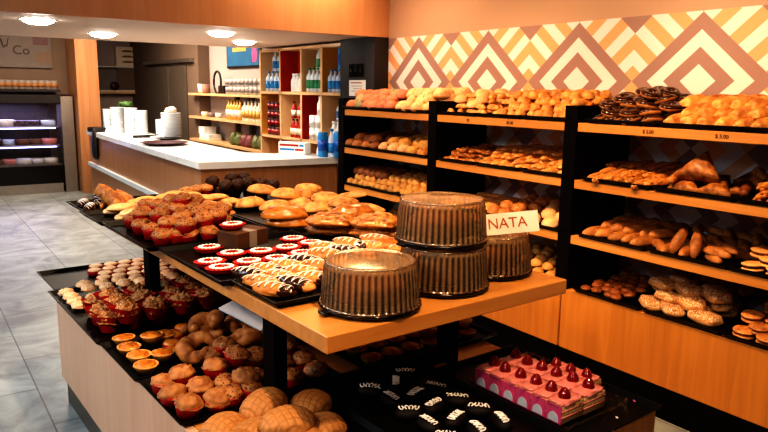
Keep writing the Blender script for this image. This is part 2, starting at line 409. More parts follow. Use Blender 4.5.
simple_bun('walnut_cookie', 'lumpy_cookie', 'cookie', 'd_white_top', .036, .034, .020, amp=.35, freq=5, bottom=.6, seg=26, rng=14)
simple_bun('puff_roll', 'puff_roll', 'pastry', 'd_puff', .085, .030, .034, amp=.1, ex=.8, disp=lambda a, ph, x, y, z: .05*math.cos(x*24) if z > -.2 else 0)
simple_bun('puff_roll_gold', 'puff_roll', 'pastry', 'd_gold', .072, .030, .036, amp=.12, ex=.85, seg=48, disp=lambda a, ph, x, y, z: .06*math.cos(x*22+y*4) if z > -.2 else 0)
simple_bun('puff_strip', 'pastry_strip', 'pastry', 'd_puff', .125, .024, .022, amp=.06, ex=.55, bottom=.8, seg=40, disp=lambda a, ph, x, y, z: .10*math.cos((x+y*.25)*30) if z > 0 else 0, tf=lambda a, ph, x, y, z, dd: .3-dd*5)
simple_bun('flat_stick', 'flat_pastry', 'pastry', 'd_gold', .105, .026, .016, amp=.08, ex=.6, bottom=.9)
simple_bun('cookie_cup', 'crumb_cookie', 'cookie', 'd_crumb', .034, .032, .03, amp=.4, freq=4)

def sandwich():
    m = MB()
    for q in range(2): m.blob(.050, .050, .012, amp=.05, bottom=.8, seed=q, c=(0, 0, q*.022))
    m2 = MB().lathe([(.042, .014), (.044, .022), (.042, .028)], 20)
    return [('cookie_rounds', m.data('cookie_rounds', 'd_cookie')), ('filling', m2.data('filling', 'cake_brown'))]
kind('sandwich', 'sandwich_cookie', 'cookie', [sandwich()])
def sandwich2():
    m = MB()
    for q in range(2): m.blob(.045, .045, .012, amp=.1, bottom=.8, seed=q+5, c=(0, 0, q*.020))
    return [(None, m.data('sandwich_cookie', 'd_bun'))]
kind('sandwich_dark', 'sandwich_cookie', 'cookie', [sandwich2()])

def donut(i):
    N, n = 28, 14; b = MB()
    pts = [(math.cos(2*PI*k/N)*.033, math.sin(2*PI*k/N)*.033, .018) for k in range(N)]
    b.tube(pts, .021, n, 0, True, flat=.8, tf=lambda t, s: .4)
    g = MB().tube([(p[0], p[1], .0225) for p in pts], .0205, n, 0, True, flat=.72)
    return [('dough_ring', b.data('dough_ring', 'd_bun')), ('glaze', g.data('glaze', 'chocolate'))]
kind('donut', 'doughnut', 'doughnut', [donut(0)])

def crescent(i, mat='d_roll'):
    N = 34; m = MB(); r0 = .044
    pts = [(math.cos(a)*r0, math.sin(a)*r0*.95, .030+.006*math.sin(a*3+i)) for a in [R(200)+R(295)*k/(N-1) for k in range(N)]]
    m.tube(pts, lambda t: (.009+.019*math.sin(PI*min(1, max(0, t)))**.7)*(1+.05*math.sin(t*46)), 16, 0, False, tf=lambda t, s: .15+.35*max(0, s)+.25*(math.sin(t*46)))
    return [(None, m.data('crescent_roll', mat))]
kind('crescent', 'crescent_roll', 'bread', [crescent(0), crescent(1)])

def muffin(mat, r=.040, i=0, cup='red_cup', h=.045):
    c = MB().lathe([(r*.72, 0), (r*.95, h*.7), (r*1.02, h)], 48, rf=lambda a, k, q: q*(1+(.035 if int(round(a/(2*PI)*48)) % 2 else -.015)))
    t = MB().blob(r*1.06, r*1.06, r*.74, seg=26, rng=16, amp=.22, freq=3, seed=i*2+hash_(mat), bottom=.25, c=(0, 0, h-.012))
    return [('paper_cup', c.data('paper_cup', cup)), ('muffin_top', t.data('muffin_top', mat))]
kind('muffin', 'muffin', 'muffin', [muffin('d_muffin', i=i) for i in range(3)])
kind('muffin_chip', 'muffin', 'muffin', [muffin('d_muffin_choc', i=i) for i in range(3)])
kind('muffin_dark', 'muffin', 'muffin', [muffin('d_dark_muffin', i=i, cup='kraft') for i in range(2)])
kind('muffin_fruit', 'muffin', 'muffin', [muffin('d_crumb', i=i, r=.042) for i in range(3)])

def crumb_muffin(i):
    """fruit-crumble muffin in a flared red tulip paper"""
    r = .040
    c = MB().lathe([(r*.6, 0), (r*.98, .03), (r*1.36, .060)], 24, rf=lambda a, k, q: q*(1+(.16*math.sin(a*4+i) if k == 2 else 0)), cap=False)
    t = MB().blob(r*1.08, r*1.08, r*.95, seg=36, rng=22, amp=.42, freq=4.5, seed=i*2+3, bottom=.3, c=(0, 0, .026), tf=lambda a, ph, x, y, z, dd: .4)
    return [('paper_cup', c.data('paper_cup', 'red_cup')), ('muffin_top', t.data('muffin_top', 'd_crumb'))]
kind('crumb_muffin', 'muffin', 'muffin', [crumb_muffin(i) for i in range(4)])

def tart(i, r=.040):
    s = MB().lathe([(r*.68, 0), (r*1.05, .026), (r*1.08, .030), (r*.98, .030), (r*.9, .022)], 40, rf=lambda a, k, q: q*(1+.03*math.cos(a*20)))
    f = MB().blob(r*.95, r*.95, .012, seg=24, rng=10, amp=.5, freq=5, seed=i, c=(0, 0, .020))
    return [('pastry_shell', s.data('pastry_shell', 'd_shell')), ('filling', f.data('filling', 'd_filling'))]
kind('tart', 'fruit_tart', 'tart', [tart(i) for i in range(3)])
kind('tart_red', 'small_tart', 'tart', [[('paper_cup', MB().lathe([(.030, 0), (.036, .020)], 40, rf=lambda a, k, q: q*(1+.03*math.cos(a*20))).data('paper_cup', 'red_cup')), ('filling', MB().blob(.033, .033, .014, amp=.2, c=(0, 0, .014)).data('filling', 'd_filling'))]])
kind('round_white', 'iced_cupcake', 'cupcake', [[('paper_cup', MB().lathe([(.030, 0), (.036, .024)], 32, rf=lambda a, k, q: q*(1+.03*math.cos(a*16))).data('paper_cup', 'red_cup')), ('icing', MB().blob(.034, .034, .010, amp=.08, seed=i, c=(0, 0, .021)).data('icing', 'd_white_top'))] for i in range(2)])

def red_cake(i):
    c = MB().lathe([(.042, 0), (.057, .016), (.066, .022), (.064, .024), (.052, .017)], 48, sy=.78, rf=lambda a, k, q: q*(1+.03*math.cos(a*24)), cap=False)
    b = MB().blob(.055, .043, .018, seg=28, rng=12, amp=.05, seed=i, bottom=.6, tf=lambda *a: .2)
    N = 120; ic = MB()
    pts = [(math.cos(2*PI*k/N)*.040, math.sin(2*PI*k/N)*.031, .026) for k in range(N)]
    ic.tube(pts, lambda t: .0082*(1+.30*math.cos(t*2*PI*15+i)), 8, 0, True, flat=.55)
    j = MB().blob(.028, .020, .004, amp=.3, c=(0, 0, .0265))
    return [('paper_liner', c.data('paper_liner', 'red_cup')), ('cake', b.data('cake', 'd_redcake')), ('icing_ring', ic.data('icing_ring', 'icing')), ('jam', j.data('jam', 'red_jam'))]
kind('red_cake', 'red_cake', 'cake', [red_cake(0), red_cake(1)])

def striped(i, choc):
    b = MB().blob(.082, .030, .030, seg=40, rng=16, amp=.22, freq=3.2, seed=i, bottom=.5)
    m = b.data('bread', 'd_stripe')
    if choc:
        m.materials.append(MATS['chocolate'])
        for p in m.polygons:
            x = sum(m.vertices[v].co.x for v in p.vertices)/len(p.vertices)
            if (x > .030 if choc == 1 else x < .05): p.material_index = 1
    NZ = 10; fine = []
    for k in range(NZ*8+1):
        u = k/(NZ*8); x = -.066+.132*u; tri = 1-4*abs((u*NZ/2) % 1-.5)
        w_ = .030*math.sqrt(max(.02, 1-(x/.082)**2)); y = tri*w_*.92
        z = .0165+.0325*math.sqrt(max(0, 1-(x/.084)**2-(y/.032)**2)); fine.append((x+.010*tri, y, z))
    dz = MB().tube(fine, .0017, 5)
    return [('bread', m), ('icing_stripes', dz.data('icing_stripes', 'icing_bright'))]
kind('striped', 'striped_pastry', 'pastry', [striped(i, 1 if i == 1 else 0) for i in range(3)])
kind('striped_choc', 'striped_pastry', 'pastry', [striped(7, 2)])

def squiggle(i):
    b = MB().blob(.048, .032, .022, seg=24, rng=14, amp=.03, seed=i, bottom=.7, ex=.9)
    pts = [(-.036+.072*k/90, .0125*math.sin(k/90*2*PI*(5.5)+i), .0385-.006*abs(k/90-.5)+.0012*math.cos(k/90*2*PI*5.5)) for k in range(91)]
    pts = [(x+.004*math.cos(k/90*2*PI*6.5+i), y, z) for k, (x, y, z) in enumerate(pts)]
    q = MB().tube(pts, .0026, 6)
    return [('cake', b.data('cake', 'choc_cake')), ('icing_squiggle', q.data('icing_squiggle', 'icing_bright'))]
kind('squiggle', 'chocolate_cake', 'cake', [squiggle(0), squiggle(2)])

def twist(mat, n=3, L=.09, r=.012):
    m = MB()
    for s in range(2):
        m.tube([(-L+2*L*k/30, math.cos(k/30*PI*n+s*PI)*r*.8, r*1.4+math.sin(k/30*PI*n+s*PI)*r*.6) for k in range(31)], lambda t: r*(.7+.5*math.sin(PI*t)), 10, 0, tf=lambda t, q: .3+.3*math.sin(t*40))
    return [(None, m.data('twisted_pastry', mat))]
kind('twist', 'twisted_pastry', 'pastry', [twist('d_puff'), twist('d_puff', 5)])
def bow(mat):
    m = MB()
    for sx in (-1, 1):
        N = 22
        m.tube([(sx*(.022+.024*math.cos(2*PI*k/N)), .022*math.sin(2*PI*k/N), .013+.004*math.sin(2*PI*k/N*2)) for k in range(N)], .011, 10, 0, True, tf=lambda t, s: .4+.4*s)
    return [(None, m.data('pastry_bow', mat))]
kind('bow', 'pastry_bow', 'pastry', [bow('d_gold'), bow('d_puff')])

def turnover():
    vs = []; fs = []; N = 9
    m = MB(); top = []
    # folded triangle: apex up at back, long base at the front, thick rounded edges
    def P(u, v):  # u along base -1..1, v 0 base .. 1 apex
        w = (1-v)*1.0; x = u*.085*w; y = -.05+.11*v
        z = .012+.048*math.sin(PI*min(1, v*.55+.18))*(1-abs(u)**3*.55) + .004*noise.noise(Vector((x*30, y*30, 1)))
        return (x, y, z)
    for j in range(N+1):
        for i in range(N+1): vs.append(P(-1+2*i/N, j/N*.97))
    o = len(vs)
    for j in range(N+1):
        for i in range(N+1): p = P(-1+2*i/N, j/N*.97); vs.append((p[0]*.95, p[1], 0.0))
    for b, fl in ((0, 0), (o, 1)):
        for j in range(N):
            for i in range(N):
                q = [b+j*(N+1)+i, b+j*(N+1)+i+1, b+(j+1)*(N+1)+i+1, b+(j+1)*(N+1)+i]; fs.append(tuple(q[::-1] if fl else q))
    bd = [i for i in range(N+1)]+[(j*(N+1)+N) for j in range(1, N+1)]+[N*(N+1)+i for i in range(N-1, -1, -1)]+[j*(N+1) for j in range(N-1, 0, -1)]
    for k in range(len(bd)): a, b2 = bd[k], bd[(k+1) % len(bd)]; fs.append((a, a+o, b2+o, b2))
    m.add(vs, fs, 0, [.15+.5*(v[2] > .03) for v in vs])
    return [(None, m.data('turnover', 'd_puff'))]
kind('turnover', 'turnover', 'pastry', [turnover()])
def horn(mat='d_puff'):
    m = MB(); m.tube([(-.07+.14*k/20, 0, .028) for k in range(21)], lambda t: (.015+.014*t)*(1+.08*math.sin(t*40)), 14, 0, tf=lambda t, s: .3+.3*math.sin(t*40))
    m.lathe([(.022, 0), (.003, .001)], 12, 0, c=(0, 0, 0))
    return [(None, m.data('pastry_horn', mat))]
kind('horn', 'pastry_roll', 'pastry', [horn(), horn('d_puff_dark')])

# ------------------------------------------------------------------ trays
def tray(x0, x1, y0, y1, z, label, group=None, table=True, h=.022, name='baking_tray'):
    m = MB(); cx, cy = (x0+x1)/2, (y0+y1)/2; w, d = (x1-x0)/2, (y1-y0)/2; t = .004; f = .008
    m.box((-w+.01, -d+.01, 0), (w-.01, d-.01, .003))
    # sloped rim
    inn = [(-w+.012, -d+.012), (w-.012, -d+.012), (w-.012, d-.012), (-w+.012, d-.012)]; out = [(-w, -d), (w, -d), (w, d), (-w, d)]
    out2 = [(p[0]*(1+f/w), p[1]*(1+f/d)) for p in out]
    vs = [(a, b, .001) for a, b in inn]+[(a, b, h) for a, b in out]+[(a, b, h) for a, b in out2]+[(a, b, h-.004) for a, b in out2]+[(a*1.006, b*1.006, 0.0) for a, b in inn]
    fs = []
    for L in range(4):
        for i in range(4): j = (i+1) % 4; fs.append((L*4+i, L*4+j, L*4+4+j, L*4+4+i))
    m.add(vs, fs)
    loc = T(cx, cy, z) if table else (cx, cy, z)
    return mk(name, m, 'tray_black', loc=loc, rot=(0, 0, TH if table else 0), label=label, cat='tray', group=group)

# ------------------------------------------------------------------ room
XW = 3.37
struct('floor', MB().add([(-3.2, -2.5, 0), (6, -2.5, 0), (6, 13.2, 0), (-3.2, 13.2, 0)], [(0, 1, 2, 3)]), 'floor_tile')
struct('ceiling', bx((-3.2, -2.5, 2.75), (6, 13.2, 2.85)), 'ceiling_white')
struct('wall_right', bx((XW, -2.5, 0), (XW+.12, 5.3, 2.75)), 'wallpaper')
struct('wall_left', bx((-3.3, -2.5, 0), (-3.2, 13.2, 2.75)), 'wall_pale')
struct('wall_far', bx((-3.2, 12.6, 0), (6, 12.7, 2.75)), 'wall_pale')
struct('wall_back_room', bx((3.56, 5.3, 0), (3.66, 9.3, 2.75)), 'wall_pale')
struct('wall_doorway', bx((3.40, 9.3, 0), (3.66, 12.6, 2.75)), 'wall_grey')
struct('trim_1', bx((.0, 4.76, 1.98), (XW, 4.84, 2.75)), 'header_wood')       # wooden bulkhead over the counter
struct('trim_2', bx((-3.2, 4.76, 1.98), (.0, 4.84, 2.75)), 'header_wood')
struct('trim_3', bx((-3.2, 4.84, 1.985), (3.56, 7.12, 2.10)), 'soffit_white')
struct('wall_column', bx((3.23, 4.765, 0), (XW, 5.30, 1.98)), 'column_dark')
# door in the grey wall (sliding steel door under a rail)
dr = struct('door_1', bx((3.375, 9.75, 0), (3.40, 10.55, 1.86), .004), 'door_grey')
struct('door_2', bx((3.36, 10.5, 0), (3.385, 11.5, 1.86), .004), 'door_grey')
struct('trim_4', bx((3.33, 9.45, 1.90), (3.40, 11.65, 1.95)), 'steel')
struct('wall_fridge_side', bx((2.12, 10.7, 0), (2.42, 11.9, 2.75)), 'counter_wood')
struct('wall_above_case', bx((-3.2, 11.35, 1.42), (2.12, 11.45, 2.75)), 'wall_grey')

# ------------------------------------------------------------------ downlights in the soffit
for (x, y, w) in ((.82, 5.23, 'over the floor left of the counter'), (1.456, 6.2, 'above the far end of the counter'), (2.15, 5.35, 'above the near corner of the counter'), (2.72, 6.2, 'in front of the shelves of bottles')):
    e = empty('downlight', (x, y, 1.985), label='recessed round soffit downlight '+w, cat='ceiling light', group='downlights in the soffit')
    mk('rim', MB().lathe([(.115, -.004), (.12, .0), (.098, .0), (.10, -.005)], 32, cap=False), 'white', e, smooth=True)
    mk('lamp_disc', MB().lathe([(.10, -.001), (.095, -.016), (.06, -.030), (.001, -.036)], 32), 'emit_lamp', e, smooth=True)  # glowing disc made oversized, its shape stands in for the lamp's glare
    L = bpy.data.lights.new('spot', 'SPOT'); L.energy = 60; L.spot_size = R(125); L.spot_blend = .6; L.color = (1, .93, .82); L.shadow_soft_size = .06
    lo = bpy.data.objects.new('spot', L); COL.objects.link(lo); lo.location = (x, y, 1.96)

# ------------------------------------------------------------------ wall shelving
ys = [1.20, 2.42, 3.577, 4.735]
rows = [.80, 1.10, 1.40]
names = ['right-hand wall bread shelving beside the room edge', 'middle wall bread shelving behind the cake domes', 'left-hand wall bread shelving beside the dark column']
for b in range(3):
    y0, y1 = ys[b]+.04, ys[b+1]-.04
    e = empty('wall_shelving', (2.9, (y0+y1)/2, 0), label=names[b], cat='shelving', group='wall bread shelving')
    hy = (y1-y0)/2
    for z in rows:
        s = mk('shelf_board', bx((0, -hy, z-.047), (.44, hy, z), .003), 'maple', e)
    mk('base_cabinet', bx((0, -hy-.035, .16), (.455, hy+.035, .498), .003), 'maple_panel', e)
    mk('kickboard', bx((.0, -hy-.035, 0), (.04, hy+.035, .16)), 'kick_black', e)
    for s in ((-1, 1) if b == 0 else (1,)):
        q = s*(hy+.04)
        mk('side_post', bx((-.008, q-.041, .50), (.27, q+.041, 1.487), .002), 'black', e)
    mk('back_rail', bx((.26, hy-.01, .5), (.44, hy+.012, 1.38)), 'black', e)
# price marks hand-written on the shelf edges
for (y, z, tx, w) in ((1.93, 1.377, '$ 5.00', 'dougnut'), (1.58, 1.377, '$ 5.50', 'r'), (3.30, 1.377, '$ 5', 'm'), (2.93, 1.377, '$ 5', 'n')):
    pass

LAYER = ['bottom', 'second', 'third', 'top']
def heap(key, y_hi, y_lo, z0, base, where, group, x0=2.955, x1=3.29, dx=.10, dy=.11, layers=2, h=.035, back=1.0, rot=0, jr=.25, sc=1.0, tilt=.1, keys=None, shift=.5, jit=.12):
    """pile of one product on a wall shelf; columns counted from the left (larger y), rows from the shelf front"""
    n = 0
    for L in range(layers):
        xa = x0 + L*dx*shift; ra = max(1, int(round((x1-xa)/dx))+1)
        for r in range(ra):
            x = xa + r*dx
            if x > x1+.03: continue
            off = (r+L) % 2 * dy*.5; k = 0
            y = y_hi - dy*.5 - off
            while y > y_lo + dy*.3:
                kk = keys(r, k, L) if keys else key
                g = random.uniform
                lab = f"{base}, {ORD[min(k,19)]} from left, {ORD[r]} row, {LAYER[min(L,3)]} layer, {where}"
                put(kk, (x+g(-jit, jit)*dx, y+g(-jit, jit)*dy, z0+L*h+(r*.004*back)), rot+g(-jr, jr), (g(-tilt, tilt), g(-tilt, tilt)-.08), sc*g(.94, 1.06), lab, group, table=False)
                k += 1; n += 1; y -= dy
    return n
def stray(y_lo, y_hi, z, label): tray(2.89, 3.33, y_lo, y_hi, z, label, 'black trays on the wall shelves', table=False)

# trays under the goods
for z, w in ((.502, 'bottom'), (.802, 'third'), (1.102, 'second'), (1.402, 'top')):
    for i, (a, b) in enumerate(((1.25, 1.50), (1.52, 1.90), (1.93, 2.32), (2.43, 2.76), (2.79, 3.14), (3.17, 3.50), (3.64, 3.98), (4.01, 4.34), (4.37, 4.69))):
        stray(a, b, z, f'black baking tray, {ORD[8-i]} from the left on the {w} wall shelf level')
ZT = .006
# --- top row
z = 1.40+ZT+.002
heap('', 4.70, 4.06, z, 'pink or green concha', 'top shelf left', 'pink and green conchas', dx=.10, dy=.105, layers=3, h=.040, keys=lambda r, k, L: 'concha_green' if (k+r*2+L) % 5 == 1 or (r > 1 and k < 3) else 'concha_pink')
heap('concha_white', 4.04, 3.62, z, 'cream white concha', 'top shelf left', 'white conchas', dx=.10, dy=.105, layers=3, h=.044, sc=1.08)
heap('', 3.51, 3.02, z, 'golden bun or finger roll', 'middle bay top shelf', 'golden rolls', dx=.085, dy=.10, layers=4, h=.034, rot=1.2, jr=.8, keys=lambda r, k, L: 'finger_gold' if (k+L) % 2 else 'bun_pale' if L > 0 and k < 3 else 'finger_gold')
heap('', 3.02, 2.44, z, 'small glazed golden ball', 'middle bay top shelf', 'golden balls', dx=.068, dy=.070, layers=4, h=.034, jit=.25, sc=1.12, keys=lambda r, k, L: 'ball')
for i, (y, x, zz) in enumerate(((2.82, 3.02, 1.46), (2.60, 3.02, 1.455), (2.72, 3.07, 1.475), (2.47, 3.08, 1.48))):
    put('tart_red', (x, y, zz), 0, (.2, -.3), .95, f'red jam topped bun among the golden balls, {ORD[i]} of four', 'red jam buns', table=False)
heap('donut', 2.35, 1.90, z, 'chocolate glazed doughnut', 'top shelf right', 'chocolate doughnuts', dx=.10, dy=.108, layers=4, h=.034, tilt=.3)
for i, (x, y) in enumerate(((3.10, 2.10), (3.2, 2.2), (3.18, 2.05), (3.22, 2.12))):
    put('donut', (x, y, z+.128+i*.004), 0, (.3, -.2), 1, f'chocolate doughnut on the very top of the doughnut pile, {ORD[i]} of four', 'chocolate doughnuts', table=False)
heap('puff_roll_gold', 1.89, 1.42, z, 'golden ridged pastry roll', 'top shelf right', 'golden pastry rolls', x0=3.0, dx=.155, dy=.078, layers=3, h=.042, rot=-.30, jr=.14, sc=1.18, shift=.35, jit=.06)
heap('sugar_oval', 1.41, 1.20, z, 'sugar-dusted oval bread', 'top shelf far right', 'oval sugar breads', dx=.10, dy=.12, layers=3, h=.03, rot=1.3)
# --- second row
z = 1.10+ZT+.002
heap('', 4.70, 4.26, z, 'brown round bun', 'second shelf left', 'brown buns second shelf', dx=.10, dy=.105, layers=2, h=.036, keys=lambda r, k, L: 'concha_brown' if r > 0 or L > 0 else 'bun_dark')
heap('', 4.25, 3.90, z, 'pale yellow or brown concha', 'second shelf left', 'yellow conchas second shelf', dx=.10, dy=.115, layers=2, h=.036, keys=lambda r, k, L: 'concha_yellow' if r > 1 or L > 0 else 'concha_white')
heap('', 3.89, 3.62, z, 'tan bun beside post', 'second shelf left', 'tan buns second shelf', dx=.095, dy=.10, layers=2, h=.036, keys=lambda r, k, L: 'bun' if k % 2 else 'concha_yellow')
heap('bow', 3.50, 3.16, z, 'golden pastry bow', 'second shelf middle', 'pastry bows', dx=.075, dy=.08, layers=3, h=.026, jr=1.5, jit=.3)
heap('flat_stick', 3.15, 2.80, z, 'flat golden pastry stick', 'second shelf middle', 'flat pastry sticks', x0=3.02, dx=.15, dy=.060, layers=5, h=.020, rot=-.2, jr=.3, shift=.25)
heap('flat_stick', 2.78, 2.44, z, 'pale flat pastry stick', 'second shelf beside post', 'flat pastry sticks by the post', x0=3.02, dx=.15, dy=.062, layers=5, h=.020, rot=-.25, jr=.35, shift=.25)
heap('puff_strip', 2.31, 1.90, z, 'scored golden pastry strip', 'second shelf right', 'pastry strips', x0=3.02, dx=.17, dy=.058, layers=3, h=.024, rot=-.12, jr=.08)
put('horn', (2.99, 1.86, z+.02), .3, (0, 0), 1, 'hollow golden pastry roll left of the big triangular turnover', 'pastry rolls', table=False)
put('horn', (3.12, 1.87, z+.03), .5, (0, 0), 1, 'pastry roll behind the hollow golden one', 'pastry rolls', table=False)
for i, (x, y, zz, s, ry) in enumerate(((3.0, 1.74, .045, 1.0, 1.6), (2.97, 1.79, 0, .8, 1.6), (2.97, 1.64, 0, .9, 1.5), (3.12, 1.60, 0, .9, 2.2), (3.16, 1.74, 0, 1.0, 1.4), (3.2, 1.6, .04, .9, 1.9))):
    put('turnover', (x+.03, y, z+zz+(.05 if i == 0 else 0)), ry-PI, (R(38) if i == 0 else R(8), 0), s*(1.3 if i == 0 else 1.15), 'big folded triangular turnover on top of the turnover pile' if i == 0 else f'folded triangular turnover on second shelf right, {ORD[i]} in its pile', 'turnovers', table=False)
heap('horn', 1.58, 1.49, z, 'dark pastry roll', 'second shelf right', 'dark pastry rolls', x0=3.06, dx=.1, dy=.06, layers=3, h=.03, rot=.5)
heap('twist', 1.48, 1.20, z, 'twisted sugared pastry', 'second shelf far right', 'pastry twists', x0=3.0, dx=.13, dy=.055, layers=4, h=.024, rot=.25, jr=.3, shift=.35)
# --- third row
z = .80+ZT+.002
heap('', 4.70, 3.62, z, 'small yellow or brown bun', 'third shelf left', 'small yellow buns', dx=.075, dy=.078, layers=3, h=.034, keys=lambda r, k, L: 'concha_brown' if (r > 2 or L > 1) and k < 6 else 'bun_yellow')
heap('disc', 3.50, 3.06, z, 'flat golden cookie', 'third shelf middle', 'flat cookies third shelf', dx=.10, dy=.10, layers=3, h=.014)
heap('bun', 3.05, 2.76, z, 'reddish round bun', 'third shelf middle', 'round buns third shelf', dx=.095, dy=.092, layers=2, h=.036)
heap('bun_pale', 2.75, 2.44, z, 'dusted pale bun', 'third shelf beside post', 'dusted buns third shelf', dx=.10, dy=.115, layers=2, h=.038)
heap('finger', 2.31, 1.92, z, 'long finger roll', 'third shelf right', 'finger rolls', x0=3.0, dx=.16, dy=.072, layers=2, h=.034, rot=-.3, jr=.15, sc=1.1)
for i, (x, y, zz, ry, tl) in enumerate(((2.98, 1.90, .0, .9, -.1), (2.99, 1.80, .05, -.2, -.95), (2.99, 1.72, .05, .45, -.85), (2.96, 1.84, 0, .2, 0), (2.96, 1.75, 0, .3, 0), (2.97, 1.62, 0, .9, 0), (2.96, 1.60, .028, 1.3, 0), (3.06, 1.62, .03, 1.2, 0))):
    put('finger', (x, y, z+zz), ry, (0, tl), 1, f'plump finger roll leaning in the mixed heap, {ORD[i]} of the near eight', 'mixed finger rolls', table=False)
heap('finger', 1.90, 1.50, z, 'brown finger roll behind', 'third shelf right', 'finger rolls behind', x0=3.14, x1=3.24, dx=.12, dy=.075, layers=3, h=.030, rot=.9, jr=.5)
heap('disc', 1.49, 1.20, z, 'round sandwich cookie', 'third shelf far right', 'sandwich cookies third shelf', dx=.11, dy=.115, layers=3, h=.027, keys=lambda r, k, L: 'sandwich', jit=.04, shift=.25)
# --- base row
z = .50+ZT+.002
heap('bun_yellow', 4.5, 3.64, z, 'small yellow bun', 'base shelf left', 'small yellow buns base', dx=.085, dy=.085, layers=2, h=.034)
heap('bun_yellow', 3.1, 2.44, z, 'yellow sweet bun', 'base shelf middle', 'yellow buns base middle', dx=.10, dy=.10, layers=2, h=.034)
heap('small_cookie', 2.31, 2.04, z, 'small dark cookie', 'base shelf right', 'small dark cookies', dx=.06, dy=.062, layers=2, h=.018, jit=.25)
heap('sugar_block', 2.01, 1.56, z, 'sugar-crusted square bread', 'base shelf right', 'sugared square breads', x0=2.97, dx=.11, dy=.145, layers=3, h=.042, rot=1.2, jr=.5)
heap('sandwich_dark', 1.49, 1.20, z, 'brown sandwich cookie', 'base shelf far right', 'sandwich cookies base', dx=.105, dy=.10, layers=3, h=.030, jit=.04, shift=.3)
for (y, zz, tx, lb) in ((1.96, 1.376, '$ 5.00', 'under the doughnuts'), (1.60, 1.376, '$ 5.00', 'under the pastry rolls'), (3.23, 1.376, '$5', 'under the golden rolls'), (2.87, 1.376, '$5.00', 'under the golden balls')):
    text_mesh('price_mark', tx, .024, 'ink_dark', loc=(2.8985, y, zz), rot=(PI/2, 0, -PI/2), label='small dark handwritten price on the shelf edge '+lb, cat='price mark', group='prices on the shelf edges')

# ------------------------------------------------------------------ display table
ZL = .55
tb = empty('display_table', T(1.3, 2.3, 0), TH, label='two-tier maple display table with black posts, heaped with pastries', cat='table')
def tl(x0, y0, z0, x1, y1, z1, bev=0): return bx((x0-1.3, y0-2.3, z0), (x1-1.3, y1-2.3, z1), bev)
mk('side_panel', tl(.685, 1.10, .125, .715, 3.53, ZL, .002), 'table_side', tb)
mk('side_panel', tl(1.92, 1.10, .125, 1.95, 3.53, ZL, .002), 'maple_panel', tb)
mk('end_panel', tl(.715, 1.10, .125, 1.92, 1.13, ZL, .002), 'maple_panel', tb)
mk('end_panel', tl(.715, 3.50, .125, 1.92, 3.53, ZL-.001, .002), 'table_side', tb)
mk('kickboard', tl(.70, 1.14, .0, 1.93, 3.49, .125), 'steel_kick', tb)
m = MB()
for i in range(13):
    y0 = 1.135+i*.182
    m.box((.716-1.3, y0-2.3, ZL-.03), (1.919-1.3, y0+.179-2.3, ZL+.001), 0)
mk('lower_top', m, 'maple_cross', tb)
mk('upper_top', tl(.912, 1.432, .87, 1.89, 3.83, .92, .003), 'maple_cross', tb)
for (x, y) in ((.935, 1.80), (.935, 2.92), (1.66, 1.80), (1.80, 2.92)):
    mk('post', tl(x, y-.035, ZL, x+.045, y+.035, .87), 'black', tb)
mk('crossbar', tl(.935, 1.79, ZL+.002, 1.70, 1.83, ZL+.052), 'black', tb)
mk('crossbar', tl(.935, 2.90, ZL+.002, 1.845, 2.94, ZL+.052), 'black', tb)

ZU = .92
def tput(key, px, py, zb, zref, rz, label, group=None, tilt=(0, 0), sc=1, var=None):
    """zref: height of the point seen at the pixel; zb: height of the object's base"""
    x, y = spot(px, py, zref); return put(key, (x, y, zb), rz, tilt, sc, label, group, var)
g = random.uniform

# upper tier trays
tray(.875, 1.46, 2.0, 2.57, ZU+.001, 'black tray of red cakes on the upper tier', table=True)
tray(.91, 1.55, 1.70, 1.985, ZU+.001, 'black tray of chocolate-striped pastries behind the front dome')
tray(1.47, 1.93, 2.02, 2.60, ZU+.001, 'black tray under the nutty glazed loaves')
tray(.84, 1.40, 2.60, 3.20, ZU+.001, 'black tray under the red-cupped chip muffins overhanging the tier')
tray(.83, 1.40, 3.22, 3.55, ZU+.001, 'black tray under the flat oval cookies')
tray(.85, 1.40, 3.57, 3.90, ZU+.001, 'black tray at the far end of the upper tier')
tray(1.43, 1.97, 2.63, 3.25, ZU+.001, 'black tray under the big golden buns')
tray(1.43, 1.97, 3.28, 3.88, ZU+.001, 'black tray under the dark muffins')
Z1 = ZU+.007
# red cakes
RC = [(293, 232), (311, 236), (209, 240.5), (232, 246), (261, 244), (287, 240.5), (210, 254), (249, 254), (277, 251), (302, 246), (323, 240.5), (221.5, 260), (270, 233), (190, 246), (195, 251)]
for i, (px, py) in enumerate(RC[:12]):
    wh = ['at the back of its tray left of the loaves', 'back row beside the glazed loaves', 'far left corner by the cardboard block', 'just in front of the cardboard block', 'middle of the tray right of the block', 'middle of the tray behind the striped pastries', 'left edge of the tray second from front', 'near middle of the tray', 'near the striped pastry tray centre', 'right side of the tray near striped pastries', 'rightmost in the tray', 'nearest the left front tray corner'][i]
    tput('red_cake', px, py+2, Z1, .965, R(-10)+g(-.15, .15), 'white-ringed red cake, '+wh, 'red cakes with white rings', sc=.88)
# cardboard block with a red cake on top
x, y = spot(249, 240, ZU)
bk = empty('cardboard_block', T(1.165, 2.44, ZU+.023), TH+R(18), label='dark brown folded cardboard block among the red cakes', cat='box')
mk('block_body', bx((-.085, -.055, 0), (.085, .055, .062), .002), 'kraft', bk)
mk('tape_strip', bx((-.02, -.0555, .0), (.02, .0555, .0626)), 'case_grey', bk)
put('red_cake', (1.13, 2.46, ZU+.087), .2, (0, 0), .85, 'oval red cake sitting on top of the cardboard block', 'red cakes with white rings')
